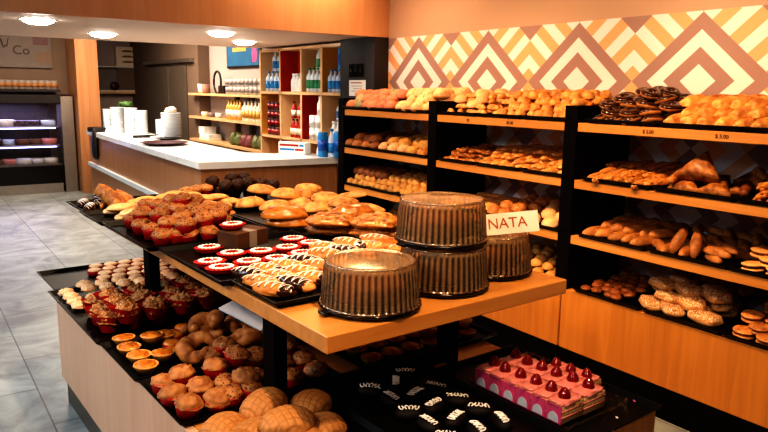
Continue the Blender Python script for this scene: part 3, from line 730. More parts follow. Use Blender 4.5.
# striped pastries
SP = [(250, 272, 1, 0, 0), (262, 280, 0, 0, 0), (274, 287, 0, 0, 1), (268, 268, 0, 0, 1), (281, 275, 0, 0, 0), (294, 281, 1, 0, 1), (287, 264, 0, 0, 0), (301, 270, 0, 0, 2), (314, 276, 0, 0, 1),
      (305, 259, 1, 0, 1), (320, 264, 0, .0, 0), (325, 252, 0, .01, 2), (340, 257, 0, 0, 1), (326, 246, 0, .02, 0), (343, 249, 1, .02, 0), (358, 252, 0, .0, 0), (350, 242, 0, .03, 1), (368, 245, 0, .02, 0), (386, 247, 0, 0, 0), (376, 238, 0, 0, 2)]
for i, (px, py, ch, dz, vr) in enumerate(SP):
    tput('striped_choc' if ch else 'striped', px, py, Z1+dz, ZU+.035+dz, R(-62)+g(-.15, .15), f'white-drizzled oval pastry behind the front dome, {ORD[i]} counting from the left front corner', 'white-striped pastries', (0, g(-.08, .08)), .92, vr)
# nutty loaves (two stacks) + plain
LV = [('loaf', 332, 229, 0, 0), ('loaf', 332, 221, .045, .02), ('loaf', 376, 232, 0, 0), ('loaf', 376, 223, .045, -.1), ('loaf_plain', 385, 247, 0, .1), ('loaf_plain', 288, 222, 0, 0), ('loaf_plain', 284, 214, .04, .1), ('loaf_plain', 352, 212, .03, .2)]
for i, (k, px, py, dz, rr) in enumerate(LV):
    tput(k, px, py, Z1+dz, ZU+.03+dz, R(-32)+rr, ['large nut-topped glazed loaf, lower one of the left stack', 'large nut-topped glazed loaf, upper one of the left stack', 'large nut-topped glazed loaf, lower one behind the domes', 'large nut-topped glazed loaf, upper one behind the domes', 'glazed loaf lying close behind the stacked domes', 'glazed loaf under another, left of the nutty loaves', 'glazed loaf on top, left of the nutty loaves', 'glazed loaf behind the two nutty stacks'][i], 'glazed loaves', (g(-.06, .06), 0), 1.0)
BB = [(250, 203, 0), (275, 206, 0), (299, 203, 0), (328, 204, 0), (316, 208, 0), (340, 208, 0), (262, 190, .045), (286, 194, .045), (308, 189, .045), (327, 198, .04), (344, 203, .03), (300, 196, .02)]
for i, (px, py, dz) in enumerate(BB):
    tput('oval_bun', px, py, Z1+dz+.01, ZU+.04+dz, R(-30)+g(-.4, .4), f'large golden oval bun behind the loaves, {ORD[i]} counted along the heap', 'large golden buns', (g(-.1, .1), g(-.1, .1)), 1.02)
tput('baton', 352, 196, Z1+.06, ZU+.08, R(-48), 'golden bread stick propped up against the golden buns', 'bread sticks', (0, R(-8)), 1.05)
tput('baton', 368, 208, Z1+.03, ZU+.05, R(-48), 'golden bread stick lying lowest at right of the golden buns', 'bread sticks', (0, R(6)), 1.05)
tput('baton', 377, 215, Z1+.01, ZU+.03, R(-40), 'short golden stick nearest the stacked domes', 'bread sticks', (0, 0), .9)
# dark muffins at the far right end
i = 0
for (px, py, dz) in ((214, 180, .06), (226, 184, .05), (238, 183, .05), (249, 181, .06), (262, 182, .05), (273, 183, .05), (209, 189, .0), (221, 192, 0), (234, 190, 0), (248, 190, 0), (232, 177, .07), (243, 176, .07), (262, 190, 0)):
    x, y = spot(px, py, ZU+.05+dz); x = min(x, 1.93); 
    put('muffin_dark', (x, min(y, 3.85), Z1+dz), 0, (g(-.2, .2), g(-.2, .2)), .95, f'dark chocolate muffin at the far end of the tier, {ORD[i]} in its heap', 'dark chocolate muffins'); i += 1
# crumbly dark tops in front of them
for i, (px, py) in enumerate(((196, 188), (206, 187), (186, 190))):
    tput('muffin_fruit', px, py, Z1+.02, ZU+.08, 0, f'crumble-topped muffin beside the dark muffins, {ORD[i]} of three', 'crumble muffins far end', sc=.95)
# flat round pastry tops
for i, (px, py, dz) in enumerate(((138, 203, .02), (146, 200, .05), (160, 204, .04), (167, 197, .05), (178, 203, .05), (191, 196, .05), (205, 198, .05), (217, 197, .05), (192, 205, .06), (206, 205, .05), (221, 207, .05), (176, 194, .05), (152, 208, .03), (230, 201, .03))):
    x, y = spot(px, py, ZU+.02+dz); put('disc', (x, min(y, 3.8), Z1+dz), 0, (g(-.12, .12), g(-.12, .12)), 1.15, f'flat round golden pastry behind the chip muffins, {ORD[i]} in its layer', 'flat round pastries')
    if dz > .035: put('disc', (x+.01, min(y, 3.8)-.01, Z1+dz-.03), 0, (0, 0), 1.1, f'flat round pastry under the {ORD[i]} one behind the chip muffins', 'flat round pastries')
for i, (px, py, dz) in enumerate(((116, 211, .0), (120, 208, .018), (128, 217, .0), (133, 213, .018), (137, 209, .0), (147, 213, .0))):
    tput('disc_oval', px, py, Z1+dz, ZU+.02+dz, R(40), f'pale oval cookie near the tier left edge, {ORD[i]} of six', 'pale oval cookies', sc=1.15)
# chip muffins
MU = [(147, 207, .02), (157, 208, .03), (178, 212, .05), (193, 211, .05), (208, 211, .05), (194, 203, .07), (172, 203, .07), (212, 226, 0), (186, 228, .04), (168, 226, .04), (222, 222, 0), (205, 222, .05), (133, 222, 0), (141, 228, 0), (152, 233, 0), (163, 239, 0), (175, 232, 0), (188, 237, 0), (207, 235, 0), (142, 216, .045), (159, 218, .05), (168, 211, .04), (183, 220, .05), (184, 202, .09), (201, 215, .05), (217, 218, .04), (222, 212, .03), (176, 238, 0), (197, 226, 0), (150, 224, 0)]
for i, (px, py, dz) in enumerate(MU):
    tput('muffin_chip', px, py, Z1+dz, ZU+.035+dz, 0, 'red-cupped muffin perched topmost on the muffin heap' if dz > .08 else f'red-cupped brown muffin on the upper tier, {ORD[i % 15]} along the heap, {"inner" if i < 15 else "outer"} part', 'red-cupped muffins upper tier', (g(-.12, .12), g(-.12, .12)), 1.0)
# far left eclair and folded pastry
for i, (px, py) in enumerate(((83, 203), (90, 207))):
    tput('striped_choc', px, py, Z1, ZU+.03, R(60), f'dark chocolate bar with white stripes at the far tier end, {ORD[i]} of two', 'dark striped bars', sc=.9)
for i, (px, py, dz, rr, tl_) in enumerate(((104, 203, .0, .6, .2), (112, 200, .03, .9, .5), (120, 200, .02, .4, .4), (104, 195, .05, 1.2, .6))):
    tput('turnover', px, py, Z1+dz, ZU+.03+dz, rr, f'folded golden pastry wedge at the far left of the tier, {ORD[i]} of four', 'folded pastry wedges', (tl_, .1), 1.15)
tput('striped_choc', 99, 196, Z1+.04, ZU+.07, 1.2, 'dark striped bar leaning on the folded pastry wedges', 'dark striped bars', (0, -.5), .9)

# ------------------------------------------------------------------ cake domes
def dome(x, y, z, label, cake, cakelabel, sc=1, h=.145):
    e = empty('cake_dome', T(x, y, z), TH, label=label, cat='cake container', group='clear domed cake containers')
    mk('base', MB().lathe([(.120, 0), (.140, .002), (.150, .008), (.1525, .013), (.150, .017), (.132, .014), (.125, .006)], 96, rf=lambda a, k, q: q*(1+(.006*math.cos(a*24) if k in (2, 3, 4) else 0))), 'black_gloss', e, smooth=True)
    mk('hinge_tab', MB().box((-.172, -.018, .006), (-.148, .018, .014), 0, .002), 'black_gloss', e)
    n = 288
    rib = lambda a, k, q: q + (.0042*(abs(math.cos(a*24))**.6-.5) if 1 <= k <= 4 else 0)
    lid = MB(); lid.lathe([(.148, .016), (.146, .020), (.143, .050), (.140, .090), (.1365, h-.020), (.1345, h-.010), (.132, h-.003), (.127, h), (.122, h-.003), (.112, h-.002), (.05, h+.003), (.002, h+.004)], n, rf=rib, cap=False)
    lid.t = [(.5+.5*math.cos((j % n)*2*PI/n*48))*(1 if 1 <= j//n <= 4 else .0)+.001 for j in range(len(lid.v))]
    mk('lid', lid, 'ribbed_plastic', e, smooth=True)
    bd = MB().tube([(math.cos(2*PI*k/240)*.1315, math.sin(2*PI*k/240)*.1315, h-.004) for k in range(240)], lambda t: .0042*(1+.35*math.cos(t*2*PI*60)), 8, 0, True)
    mk('beaded_rim', bd, 'rim_plastic', e, smooth=True)
    bd = MB().tube([(math.cos(2*PI*k/240)*.148, math.sin(2*PI*k/240)*.148, .020) for k in range(240)], lambda t: .0036*(1+.3*math.cos(t*2*PI*40)), 8, 0, True)
    mk('lower_rim', bd, 'rim_plastic', e, smooth=True)
    ck = mk('round_cake', MB().blob(.112, .112, .066, seg=48, rng=20, amp=.06, bottom=.5, ex=1, tf=lambda *a: .3), cake, loc=T(x, y, z+.012), smooth=True, label=cakelabel, cat='cake', group='cakes inside the domes')
    return e
def rim_plastic():
    m, n, b, o = nt('rim_plastic'); n.nodes.remove(b)
    tr = nd(n, 'ShaderNodeBsdfTransparent'); tr.inputs[0].default_value = (.85, .78, .68, 1)
    gl = nd(n, 'ShaderNodeBsdfGlossy'); gl.inputs['Roughness'].default_value = .12; gl.inputs[0].default_value = (1, .93, .82, 1)
    m1 = nd(n, 'ShaderNodeMixShader'); m1.inputs[0].default_value = .38
    n.links.new(tr.outputs[0], m1.inputs[1]); n.links.new(gl.outputs[0], m1.inputs[2]); n.links.new(m1.outputs[0], o.inputs[0])
rim_plastic()
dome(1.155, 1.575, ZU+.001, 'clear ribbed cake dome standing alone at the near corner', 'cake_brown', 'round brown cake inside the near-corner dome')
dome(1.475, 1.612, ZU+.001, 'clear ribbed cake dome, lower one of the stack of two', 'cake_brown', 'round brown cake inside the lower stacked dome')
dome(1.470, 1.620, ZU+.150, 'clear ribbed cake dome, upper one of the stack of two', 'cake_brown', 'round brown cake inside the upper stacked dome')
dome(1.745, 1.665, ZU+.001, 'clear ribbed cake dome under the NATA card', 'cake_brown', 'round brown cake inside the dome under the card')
# NATA card
cd = empty('name_card', T(1.735, 1.555, ZU+.158), 0, label='cream folded card reading NATA on the right-hand dome', cat='card')
cd.rotation_euler = (R(-14), R(-6), TH-R(36))
mk('card_front', bx((-.095, -.001, 0), (.095, .001, .072)), 'card_cream', cd)
bkp = mk('card_back', bx((-.095, .0, 0), (.095, .002, .07)), 'card_cream', cd, rot=(R(36), 0, 0), loc=(0, .042, .013))
text_mesh('lettering', 'NATA', .050, 'ink_red', cd, loc=(-.012, -.0018, .036), rot=(PI/2, 0, 0))

# ------------------------------------------------------------------ lower level
Z0 = ZL+.003
def ltray(x0, x1, y0, y1, lab, z=Z0): return tray(x0, x1, y0, y1, z, lab)
ltray(.685, 1.33, 3.53, 3.92, 'black half-empty tray of round iced cakes at the far left')
ltray(.655, 1.33, 2.68, 3.505, 'black tray of crumble muffins and lumpy cookies')
ltray(.665, 1.33, 2.25, 2.655, 'black tray of tarts and crescent rolls')
ltray(.675, 1.25, 1.86, 2.225, 'black tray of red-cupped muffins at the left edge')
ltray(.690, 1.13, 1.30, 1.75, 'black tray under the big shell-scored conchas')
ltray(1.15, 1.56, 1.13, 1.77, 'black tray of chocolate cakes with white squiggles')
ltray(1.575, 1.95, 1.09, 1.72, 'black tray under the pink strawberry slices')
ltray(1.36, 2.0, 1.86, 2.25, 'black tray of tarts under the upper tier')
ltray(1.26, 1.34, 1.86, 2.22, 'narrow black tray beside the middle muffins') if 0 else None
ZA = Z0+.007
# A: round iced cakes
for r in range(4):
    for c in range(7):
        if c == 0 and r == 3: pass
        put('round_white', (.925+c*.076+(r % 2)*.03, 3.575+r*.086, ZA), g(0, 6), (0, 0), 1.06, f'small round white-iced red cake, {ORD[c]} from left, {ORD[r]} row from the tray front', 'round iced cakes')
# B: lumpy cookies then crumble muffins
k = 0
for r in range(4):
    for c in range(7):
        put('walnut_cookie', (.715+c*.082, 3.44-r*.082, ZA+(.022 if c > 0 and r < 2 else 0)+.006*(c % 2)), g(0, 6), (0, 0), 1.0, f'pale lumpy cookie, {ORD[c]} from left, {ORD[r]} row from the far tray edge', 'pale lumpy cookies')
for L in range(2):
    for r in range(4-L):
        for c in range(5-L):
            x, y = .735+c*.112+L*.055+g(-.008, .008), 3.04-r*.115-L*.055+g(-.008, .008)
            if y < 2.72: continue
            put('crumb_muffin', (x, y, ZA+L*.045), g(0, 6), (g(-.2, .2), g(-.2, .2)), 1.13, f'crumble muffin in red paper, {ORD[c]} from left, {ORD[r]} row, {LAYER[L]} layer', 'crumble muffins in red paper')
# C: tarts and crescents
for i, (px, py, dz) in enumerate(((124, 338, 0), (129, 347, .0), (139, 355, 0), (146, 365, 0), (152, 338, .01), (163, 353, 0), (166, 334, 0))):
    tput('tart', px, py, ZA+dz, ZA+.025, 0, f'round golden fruit tart at the left table edge, {ORD[i]} counting from the far one', 'fruit tarts left edge', (g(-.05, .05), 0), 1.0)
for i, (px, py) in enumerate(((172, 343), (176, 334), (183, 327), (175, 350))):
    tput('tart_red', px, py, ZA, ZA+.02, 0, f'small red-cupped tart between the fruit tarts and crescents, {ORD[i]} of four', 'small red tarts')
for i, (px, py, dz, rr, tx) in enumerate(((200, 344, .03, 2.6, -.35), (208, 321, .045, 1.2, -.3), (243, 338, .03, .4, -.2), (196, 330, .0, .5, 0), (223, 330, .0, 2.0, 0), (240, 322, .0, 1.0, 0))):
    tput('crescent', px, py, ZA+dz, ZA+.04+dz, rr, ['large plain crescent roll nearest the tarts', 'large plain crescent roll highest on its pile', 'plain crescent roll beside the near left post', 'plain crescent roll underneath at the left', 'plain crescent roll underneath in the middle', 'plain crescent roll underneath by the towel'][i], 'crescent rolls', (tx, .1), 1.15)
# D: muffins
MD = [('muffin', 163, 381, 0), ('muffin', 173, 391, 0), ('muffin', 187, 402, 0), ('muffin', 182, 372, .02), ('muffin', 199, 384, .0), ('muffin', 216, 395, .0), ('muffin', 215, 365, .03), ('muffin_chip', 226, 380, .0), ('muffin_chip', 236, 395, .0), ('muffin', 243, 374, .03), ('muffin_chip', 234, 352, .05), ('muffin_chip', 223, 343, .03), ('muffin_chip', 256, 354, .02), ('muffin', 213, 352, 0), ('muffin_chip', 288, 345, .0), ('muffin_chip', 303, 357, .0), ('muffin_chip', 290, 375, .0), ('muffin_chip', 316, 368, .0), ('muffin_chip', 255, 375, 0), ('muffin_chip', 252, 390, 0), ('muffin_chip', 280, 360, 0)]
for i, (k, px, py, dz) in enumerate(MD):
    x, y = spot(px, py, ZA+.05+dz)
    put(k, (x, max(y, 1.895), ZA+dz), g(0, 6), (g(-.2, .2), g(-.2, .2)), 1.02, f'{"plain" if k == "muffin" else "chocolate-speckled"} red-cupped muffin low on the table, {ORD[i] if i < 20 else "last"} counting from the left edge', 'red-cupped muffins low')
# E: conchas
for i, (px, py, dz, rr) in enumerate(((223, 427, 0, .3), (264, 402, .03, .2), (288, 420, .045, -.2), (310, 403, .0, .5), (322, 427, .0, .1), (255, 432, 0, .4), (300, 440, 0, 0), (240, 445, 0, .7))):
    tput('concha_big', px, py, ZA+dz, ZA+.03+dz, rr, ['shell-scored tan concha at the left table edge', 'shell-scored tan concha leaning upright at the back', 'shell-scored tan concha on top in the middle', 'shadowed tan concha at the back right', 'tan concha at the right of the pile', 'tan concha underneath in front', 'tan concha underneath at the bottom middle', 'tan concha lowest at bottom left'][i], 'shell-scored conchas', (.15 if i == 1 else 0, -.15 if i == 1 else 0), .95)
# F: squiggle cakes
SQ = [(182, 104, 0), (162, 125, 90), (108, 137, -5), (152, 156, 140), (204, 148, 40), (247, 133, 165), (292, 157, 175), (190, 184, 0), (243, 171, 35), (339, 178, 175), (232, 208, 140), (290, 198, 45), (389, 203, 125), (338, 222, 130), (270, 238, 175)]
for i, (a, b, an) in enumerate(SQ):
    px, py = 320+a/2.133, 320+b/2.133
    # image angle -> table angle
    x0_, y0_ = spot(px, py, ZA+.038); x1_, y1_ = spot(px+3*math.cos(R(an)), py-3*math.sin(R(an))*.75, ZA+.038)
    put('squiggle', (x0_, y0_, ZA), math.atan2(y1_-y0_, x1_-x0_), (0, 0), .92, f'small dark chocolate cake with white squiggle, {ORD[i]} counting from the crossbar', 'squiggle chocolate cakes')
# G: strawberry slices
def slice_(i, front):
    b = MB().box((-.054, -.0305, 0), (.054, .0305, .058), 0, .003)
    lay = MB()
    for q, (z0, z1) in enumerate(((.018, .024), (.038, .043))): lay.box((-.0545, -.031, z0), (.0545, .031, z1))
    ic = MB().blob(.0545, .0305, .009, amp=.25, freq=3, ex=.45, seed=i, bottom=.9, c=(0, 0, .052), seg=36)
    parts = [('cake', b.data('cake', 'sponge')), ('cream_layers', lay.data('cream_layers', 'pink_icing')), ('pink_icing_top', ic.data('pink_icing_top', 'pink_icing', True))]
    if front:
        fr = MB().box((-.0555, -.029, .0), (-.0525, .029, .058)); parts.append(('pink_side_glaze', fr.data('pink_side_glaze', 'pink_deep', False)))
        N = 14; dr = [(-.0585, -.020, 0), (-.0585, .020, 0)]
        pts = [(-.0568, .020*math.cos(PI*k/N), .004+.030*math.sin(PI*k/N)**.8) for k in range(N+1)]; v = [(x, y, z) for x, y, z in pts]+[(-.0552, y, z) for x, y, z in pts]
        n = N+1; fs = [tuple(range(n)), tuple(range(2*n-1, n-1, -1))]+[(k, n+k, n+(k+1) % n, (k+1) % n) for k in range(n)]
        parts.append(('pale_icing_arch', MB().add(v, fs).data('pale_icing_arch', 'blue_white', False)))
    s = MB().lathe([(.004, 0), (.017, .003), (.0205, .012), (.017, .024), (.009, .036), (.001, .041)], 16, c=(g(-.008, .008), g(-.004, .004), .060))
    parts.append(('strawberry', s.data('strawberry', 'berry')))
    return parts
kind('slice_front', 'strawberry_slice', 'cake slice', [slice_(i, True) for i in range(3)])
kind('slice_back', 'strawberry_slice', 'cake slice', [slice_(i, False) for i in range(3)])
for c in range(2):
    for r in range(6):
        put('slice_front' if c == 0 else 'slice_back', (1.660+c*.110, 1.235+r*.0615, ZA), 0, (0, 0), 1.0, f'pink-iced strawberry cake slice, {ORD[r]} from the near end, {"glazed front" if c == 0 else "second"} row', 'strawberry cake slices')
for i, r in enumerate((0, 1, 2)):
    put('slice_back', (1.85, 1.30+r*.0615, ZA), 0, (0, 0), .9, f'pink strawberry slice at the back of the clear tray, {ORD[i]} of three', 'strawberry cake slices')
ct = empty('clear_cake_tray', T(1.74, 1.385, ZA-.004), TH, label='clear plastic lid edge and tray around the strawberry slices', cat='tray')
m = MB()
w_, d_ = .165, .205
vs = []; n = 0
per = []
for k in range(80):
    a = k/80*4; sd = int(a); f_ = a-sd; wv = .004*math.sin(k*1.9)
    p = [(-w_+2*w_*f_, -d_), (w_, -d_+2*d_*f_), (w_-2*w_*f_, d_), (-w_, d_-2*d_*f_)][sd]; per.append((p[0]+wv, p[1]+wv))
vs = [(x, y, 0) for x, y in per]+[(x*1.03, y*1.03, (.016 if x < .0 or y < -.1 else .045)+.004*math.sin(i*2.3)) for i, (x, y) in enumerate(per)]
m.add(vs, [(i, (i+1) % 80, 80+(i+1) % 80, 80+i) for i in range(80)])
mk('tray_wall', m, 'clear_plastic', ct, smooth=True)
# crumbs of pink icing on the tray
for i, (px, py) in enumerate(((634, 399), (617, 416), (644, 413.5), (612, 429))):
    x, y = spot(px, py, ZA+.004); mk('icing_crumb', MB().blob(.007 if i else .013, .004, .004, amp=.4, seed=i, seg=10, rng=6), 'pink_deep' if i == 0 else 'icing', loc=T(x, y, ZA-.003), rot=(0, 0, 1), smooth=True, label=['larger pink icing crumb on the empty black tray', 'tiny pale crumb at the middle of the empty tray', 'tiny pale crumb near the tray corner', 'tiny pale crumb at the bottom tray edge'][i], cat='crumb', group='crumbs on the black tray')
# tarts under the tier
i = 0
for r in range(3):
    for c in range(6):
        put('tart', (1.42+c*.095, 1.92+r*.105, ZA), 0, (0, 0), .98, f'fruit tart under the upper tier, {ORD[c]} from left, {ORD[r]} row from the crossbar', 'fruit tarts under the tier'); i += 1
for c in range(3):
    put('tart', (1.72+c*.095, 1.96, ZA+.034), 0, (0, 0), .98, f'fruit tart stacked on others near the right post, {ORD[c]} of three', 'fruit tarts under the tier')
for r in range(3):
    for c in range(5):
        put('muffin_fruit', (1.42+c*.1, 2.36+r*.11, ZL+.004), 0, (0, 0), .95, f'crumble muffin deep under the tier, {ORD[c]} from left, {ORD[r]} row', 'crumble muffins under the tier')
# folded white towel / paper stack under the tier
px_, py_ = spot(247, 312, ZL+.125)
pp = empty('paper_stack', T(px_+.045, py_+.02, ZL+.112), TH+R(4), label='stack of white paper sheets under the tier behind the crescents', cat='paper')
mk('sheets', bx((-.075, -.17, 0), (.10, .17, .010), .001), 'sheet_white', pp, rot=(0, R(-16), 0))
mk('box_below', bx((.0, -.16, -.107), (.09, .16, -.005)), 'white', pp)

# ------------------------------------------------------------------ counter at the back
ctp = empty('service_counter', (2.0, 5.45, 0), 0, label='long wood-fronted service counter with white worktop', cat='counter')
def off(poly): return [(x-2.0, y-5.45) for x, y in poly]
top = [(1.955, 5.41), (3.225, 5.31), (3.40, 5.62), (2.90, 5.90), (2.68, 6.15), (2.72, 10.2), (2.10, 10.2)]
mk('worktop', MB().prism(off(top), .895, .95), 'white_top', ctp)
body = [(1.985, 5.44), (3.225, 5.34), (3.38, 5.60), (2.87, 5.87), (2.65, 6.12), (2.69, 10.15), (2.125, 10.15)]
mk('front_panel', MB().prism(off(body), .0, .894), 'counter_wood', ctp)
rl = [(1.955, 5.42), (1.995, 5.42), (2.13, 10.15), (2.09, 10.15)]
mk('guard_rail', MB().prism(off(rl), .47, .52), 'rail_white', ctp)
# cup stacks
for i, (x, y, h, r) in enumerate(((2.37, 9.55, .34, .09), (2.46, 9.25, .33, .085), (2.56, 9.15, .32, .085), (2.62, 8.55, .22, .055), (2.66, 8.25, .32, .12), (2.30, 9.75, .30, .07))):
    m = MB(); nn = int(h/.03)
    for k in range(nn): m.lathe([(r*.86, k*.03), (r*.97, k*.03+.022), (r, k*.03+.026), (r, k*.03+.03)], 28)
    mk('cup_stack', m, 'cup_white', loc=(x, y, .951), smooth=True, label=['tall stack of white cups behind the counter rail', 'tall white cup stack second from the left', 'tall white cup stack in the middle', 'thin short stack of white cups in front', 'wide white cup stack at the right', 'shorter white cup stack leftmost on the counter'][i], cat='cup stack', group='white cup stacks')
mk('tissue_bunch', MB().blob(.07, .05, .05, amp=.5, freq=4), 'card_cream', loc=(2.66, 8.25, 1.251), smooth=True, label='crumpled cream bag lying on the right-hand cup stack', cat='bag')
mk('leaf_bunch', MB().blob(.09, .07, .05, amp=.6, freq=5, seg=24), 'green_leaf', loc=(2.44, 9.35, 1.29), smooth=True, label='small green bunch on top of the cup stacks', cat='plant')
pl = mk('serving_plate', MB().lathe([(.10, 0), (.20, .012), (.245, .026), (.245, .030), (.19, .016), (.02, .010)], 48), 'plum', loc=(2.27, 7.3, .951), smooth=True, label='large dark oval serving plate on the white counter', cat='plate')
mk('serving_plate', MB().lathe([(.06, 0), (.11, .008), (.15, .016), (.15, .019), (.02, .008)], 40), 'case_dark', loc=(2.55, 8.05, .951), smooth=True, label='small dark plate in front of the wide cup stack', cat='plate')
mk('knife_block', MB().box((-.10, -.03, 0), (.10, .03, .03), 0, .006).tube([(.1, 0, .02), (.2, 0, .03)], .008), 'case_dark', loc=(2.36, 8.45, .951), smooth=True, label='dark utensil lying before the cups', cat='utensil')
ph = empty('card_terminal', (2.14, 9.75, .951), .3, label='dark card machine at the far counter end', cat='card machine')
mk('machine_body', MB().box((-.08, -.1, 0), (.08, .1, .06), 0, .01), 'case_dark', ph)
mk('machine_screen', bx((-.06, .0, .0605), (.06, .07, .064)), 'black_gloss', ph)
rr = mk('receipt_roll', MB().tube([(0, -.12, .03), (0, .12, .03)], .03, 20), 'cup_white', loc=(2.20, 9.3, .951), smooth=True, label='white paper roll lying left of the cups', cat='paper roll')
ch = empty('bag_hook', (2.075, 9.60, .60), 0, label='dark cloth bag hanging at the counter’s far corner', cat='bag')
mk('bag_body', MB().blob(.035, .10, .30, amp=.2, seed=4), 'case_dark', ch, smooth=True)
mk('bag_strap', MB().tube([(.0, -.05, .35), (.0, 0, .39), (0, .05, .35)], .008), 'case_dark', ch, smooth=True)
# display board / items on the counter in front of the shelves
bd_ = empty('sandwich_sign', (3.02, 5.78, .951), R(-62), label='white and red printed card box on the counter below the shelves', cat='sign box')
mk('sign_board', MB().box((-.15, -.05, 0), (.15, .05, .11), 0, .004), 'paper_white', bd_)
for q, (z, mt) in enumerate(((.075, 'red_panel'), (.035, 'blue_label'))):
    mk('printed_band', bx((-.13, -.0515, z), (.08-q*.05, -.0505, z+.018)), mt, bd_)
    mk('printed_band', bx((.09-q*.05, -.0515, z), (.135, -.0505, z+.018)), 'blue_label' if q == 0 else 'red_panel', bd_)
hb = empty('napkin_dome', (3.18, 5.50, .951), 0, label='white domed napkin holder beside the blue cans', cat='napkin holder')
mk('holder_body', MB().lathe([(.075, 0), (.075, .05), (.06, .10), (.03, .13), (.002, .135)], 32, sy=.7), 'cup_white', hb, smooth=True)
mk('holder_base', MB().lathe([(.082, 0), (.082, .008), (.078, .01)], 32, sy=.7), 'case_grey', hb, smooth=True)

def bottle(key, name, cat, r, h, body, labelm, capm, neck=.35, glass=False):
    b = MB().lathe([(r*.9, 0), (r, .006), (r, h*.62), (r*.75, h*.72), (r*neck, h*.80), (r*neck, h*.93)], 18)
    l = MB().lathe([(r*1.02, h*.15), (r*1.02, h*.5)], 18); c = MB().lathe([(r*neck*1.15, h*.92), (r*neck*1.15, h)], 14)
    kind(key, name, cat, [[('body', b.data('body', body)), ('wrap', l.data('wrap', labelm)), ('cap', c.data('cap', capm))]])
def can(key, name, cat, r, h, body, band):
    b = MB().lathe([(r*.9, 0), (r, .004), (r, h-.006), (r*.9, h)], 18); l = MB().lathe([(r*1.015, h*.25), (r*1.015, h*.7)], 18)
    kind(key, name, cat, [[('body', b.data('body', body)), ('wrap', l.data('wrap', band))]])
bottle('water', 'water_bottle', 'bottle', .034, .21, 'blue_white', 'blue_label', 'blue_label')
bottle('green_water', 'water_bottle', 'bottle', .034, .23, 'cup_white', 'green_label', 'green_label')
bottle('milk', 'milk_bottle', 'bottle', .036, .18, 'white', 'paper_white', 'white', .6)
bottle('amber_bottle', 'yellow_bottle', 'bottle', .042, .24, 'amber', 'card_cream', 'amber')
bottle('clear_bottle', 'pale_bottle', 'bottle', .040, .24, 'card_cream', 'amber', 'silver_can')
bottle('red_bottle', 'red_bottle', 'bottle', .032, .19, 'red_panel', 'card_cream', 'case_dark')
can('jar_silver', 'storage_jar', 'jar', .045, .085, 'silver_can', 'case_grey')
can('jar_glass', 'storage_jar', 'jar', .045, .10, 'case_grey', 'nut')
can('jar_dark', 'dark_jar', 'jar', .038, .085, 'dark_jar', 'red_jam')
can('can_blue', 'blue_can', 'can', .042, .20, 'blue_label', 'blue_can')
can('can_white', 'white_tub', 'tub', .050, .12, 'white', 'paper_white')
put('can_blue', (3.22, 5.30, .951), 0, sc=1.15, label='blue carton at the counter end, left of the pair', group='blue cartons', table=False)
put('can_blue', (3.12, 5.42, .951), 0, sc=1.1, label='tall blue carton nearest the napkin holder', group='blue cartons', table=False)
put('water', (3.19, 5.38, .951), 0, sc=1.2, label='blue-labelled bottle between the blue cartons', table=False)

# cube cabinet (columns along Y)
cb = empty('cube_cabinet', (3.28, 6.19, 0), 0, label='pale wood cube cabinet with red and orange backs, full of bottles', cat='cabinet')
cys = [7.07, 6.59, 6.13, 5.73, 5.315]; czs = [.62, 1.06, 1.525, 1.965]
for y in cys: mk('upright', bx((0, y-6.19-.014, .0), (.27, y-6.19+.014, 1.97)), 'cabinet_wood', cb)
for z in czs: mk('cube_shelf', bx((.0, cys[-1]-6.19, z-.028), (.27, cys[0]-6.19, z)), 'cabinet_wood', cb)
backs = [['cabinet_wood', 'red_panel', 'cabinet_wood', 'yellow_panel'], ['yellow_panel', 'cabinet_wood', 'red_panel', 'cabinet_wood'], ['cabinet_wood']*4]
for r in range(3):
    z1 = czs[3-r]-.028; z0 = czs[2-r]
    for c in range(4):
        mk('back_panel', bx((.20 if backs[r][c] in ('red_panel', 'yellow_panel') else .25, cys[c+1]-6.19+.014, z0), (.26, cys[c]-6.19-.014, z1)), backs[r][c], cb)
for r in range(2):
    for c in range(4):
        if backs[r][c] != 'cabinet_wood':
            mk('side_lining', bx((.004, cys[c]-6.19-.020, czs[2-r]), (.26, cys[c]-6.19-.0141, czs[3-r]-.028)), backs[r][c], cb)
def shelf_items(key, x, ya, yb, z, n, base, group, sc=1, rowsx=1):
    for r in range(rowsx):
        for i in range(n):
            y = ya+(yb-ya)*(i+.5)/n
            put(key, (x+r*.085, y, z), 0, sc=sc, label=f'{base}, {ORD[i]} from left'+(', back row' if r else ''), group=group, table=False)
shelf_items('water', 3.34, 7.02, 6.63, 1.526, 4, 'blue-labelled bottle in the top left cube', 'bottles top left cube')
shelf_items('water', 3.36, 6.90, 6.68, 1.526+.21, 2, 'blue-labelled bottle stacked in the top left cube', 'bottles top left cube')
shelf_items('milk', 3.33, 6.40, 6.16, 1.526, 3, 'white bottle in the top red-backed cube', 'white bottles')
shelf_items('green_water', 3.33, 6.08, 5.76, 1.526, 4, 'green-labelled bottle in the third top cube', 'green-labelled bottles')
shelf_items('green_water', 3.36, 5.93, 5.79, 1.526+.2, 2, 'green-labelled bottle stacked in third top cube', 'green-labelled bottles')
shelf_items('water', 3.33, 5.66, 5.36, 1.526, 4, 'blue-labelled bottle in the rightmost top cube', 'bottles top right cube')
shelf_items('can_blue', 3.36, 5.52, 5.36, 1.526+.2, 2, 'tall blue bottle stacked in the rightmost cube', 'bottles top right cube')
for k in range(4): shelf_items('jar_dark', 3.34, 6.98, 6.70, 1.061+k*.09, 3, f'dark red jar, {LAYER[k]} tier of jars in the orange-backed cube', 'dark red jars')
shelf_items('red_bottle', 3.34, 6.45, 6.20, 1.061, 3, 'red bottle in the lower second cube', 'red bottles')
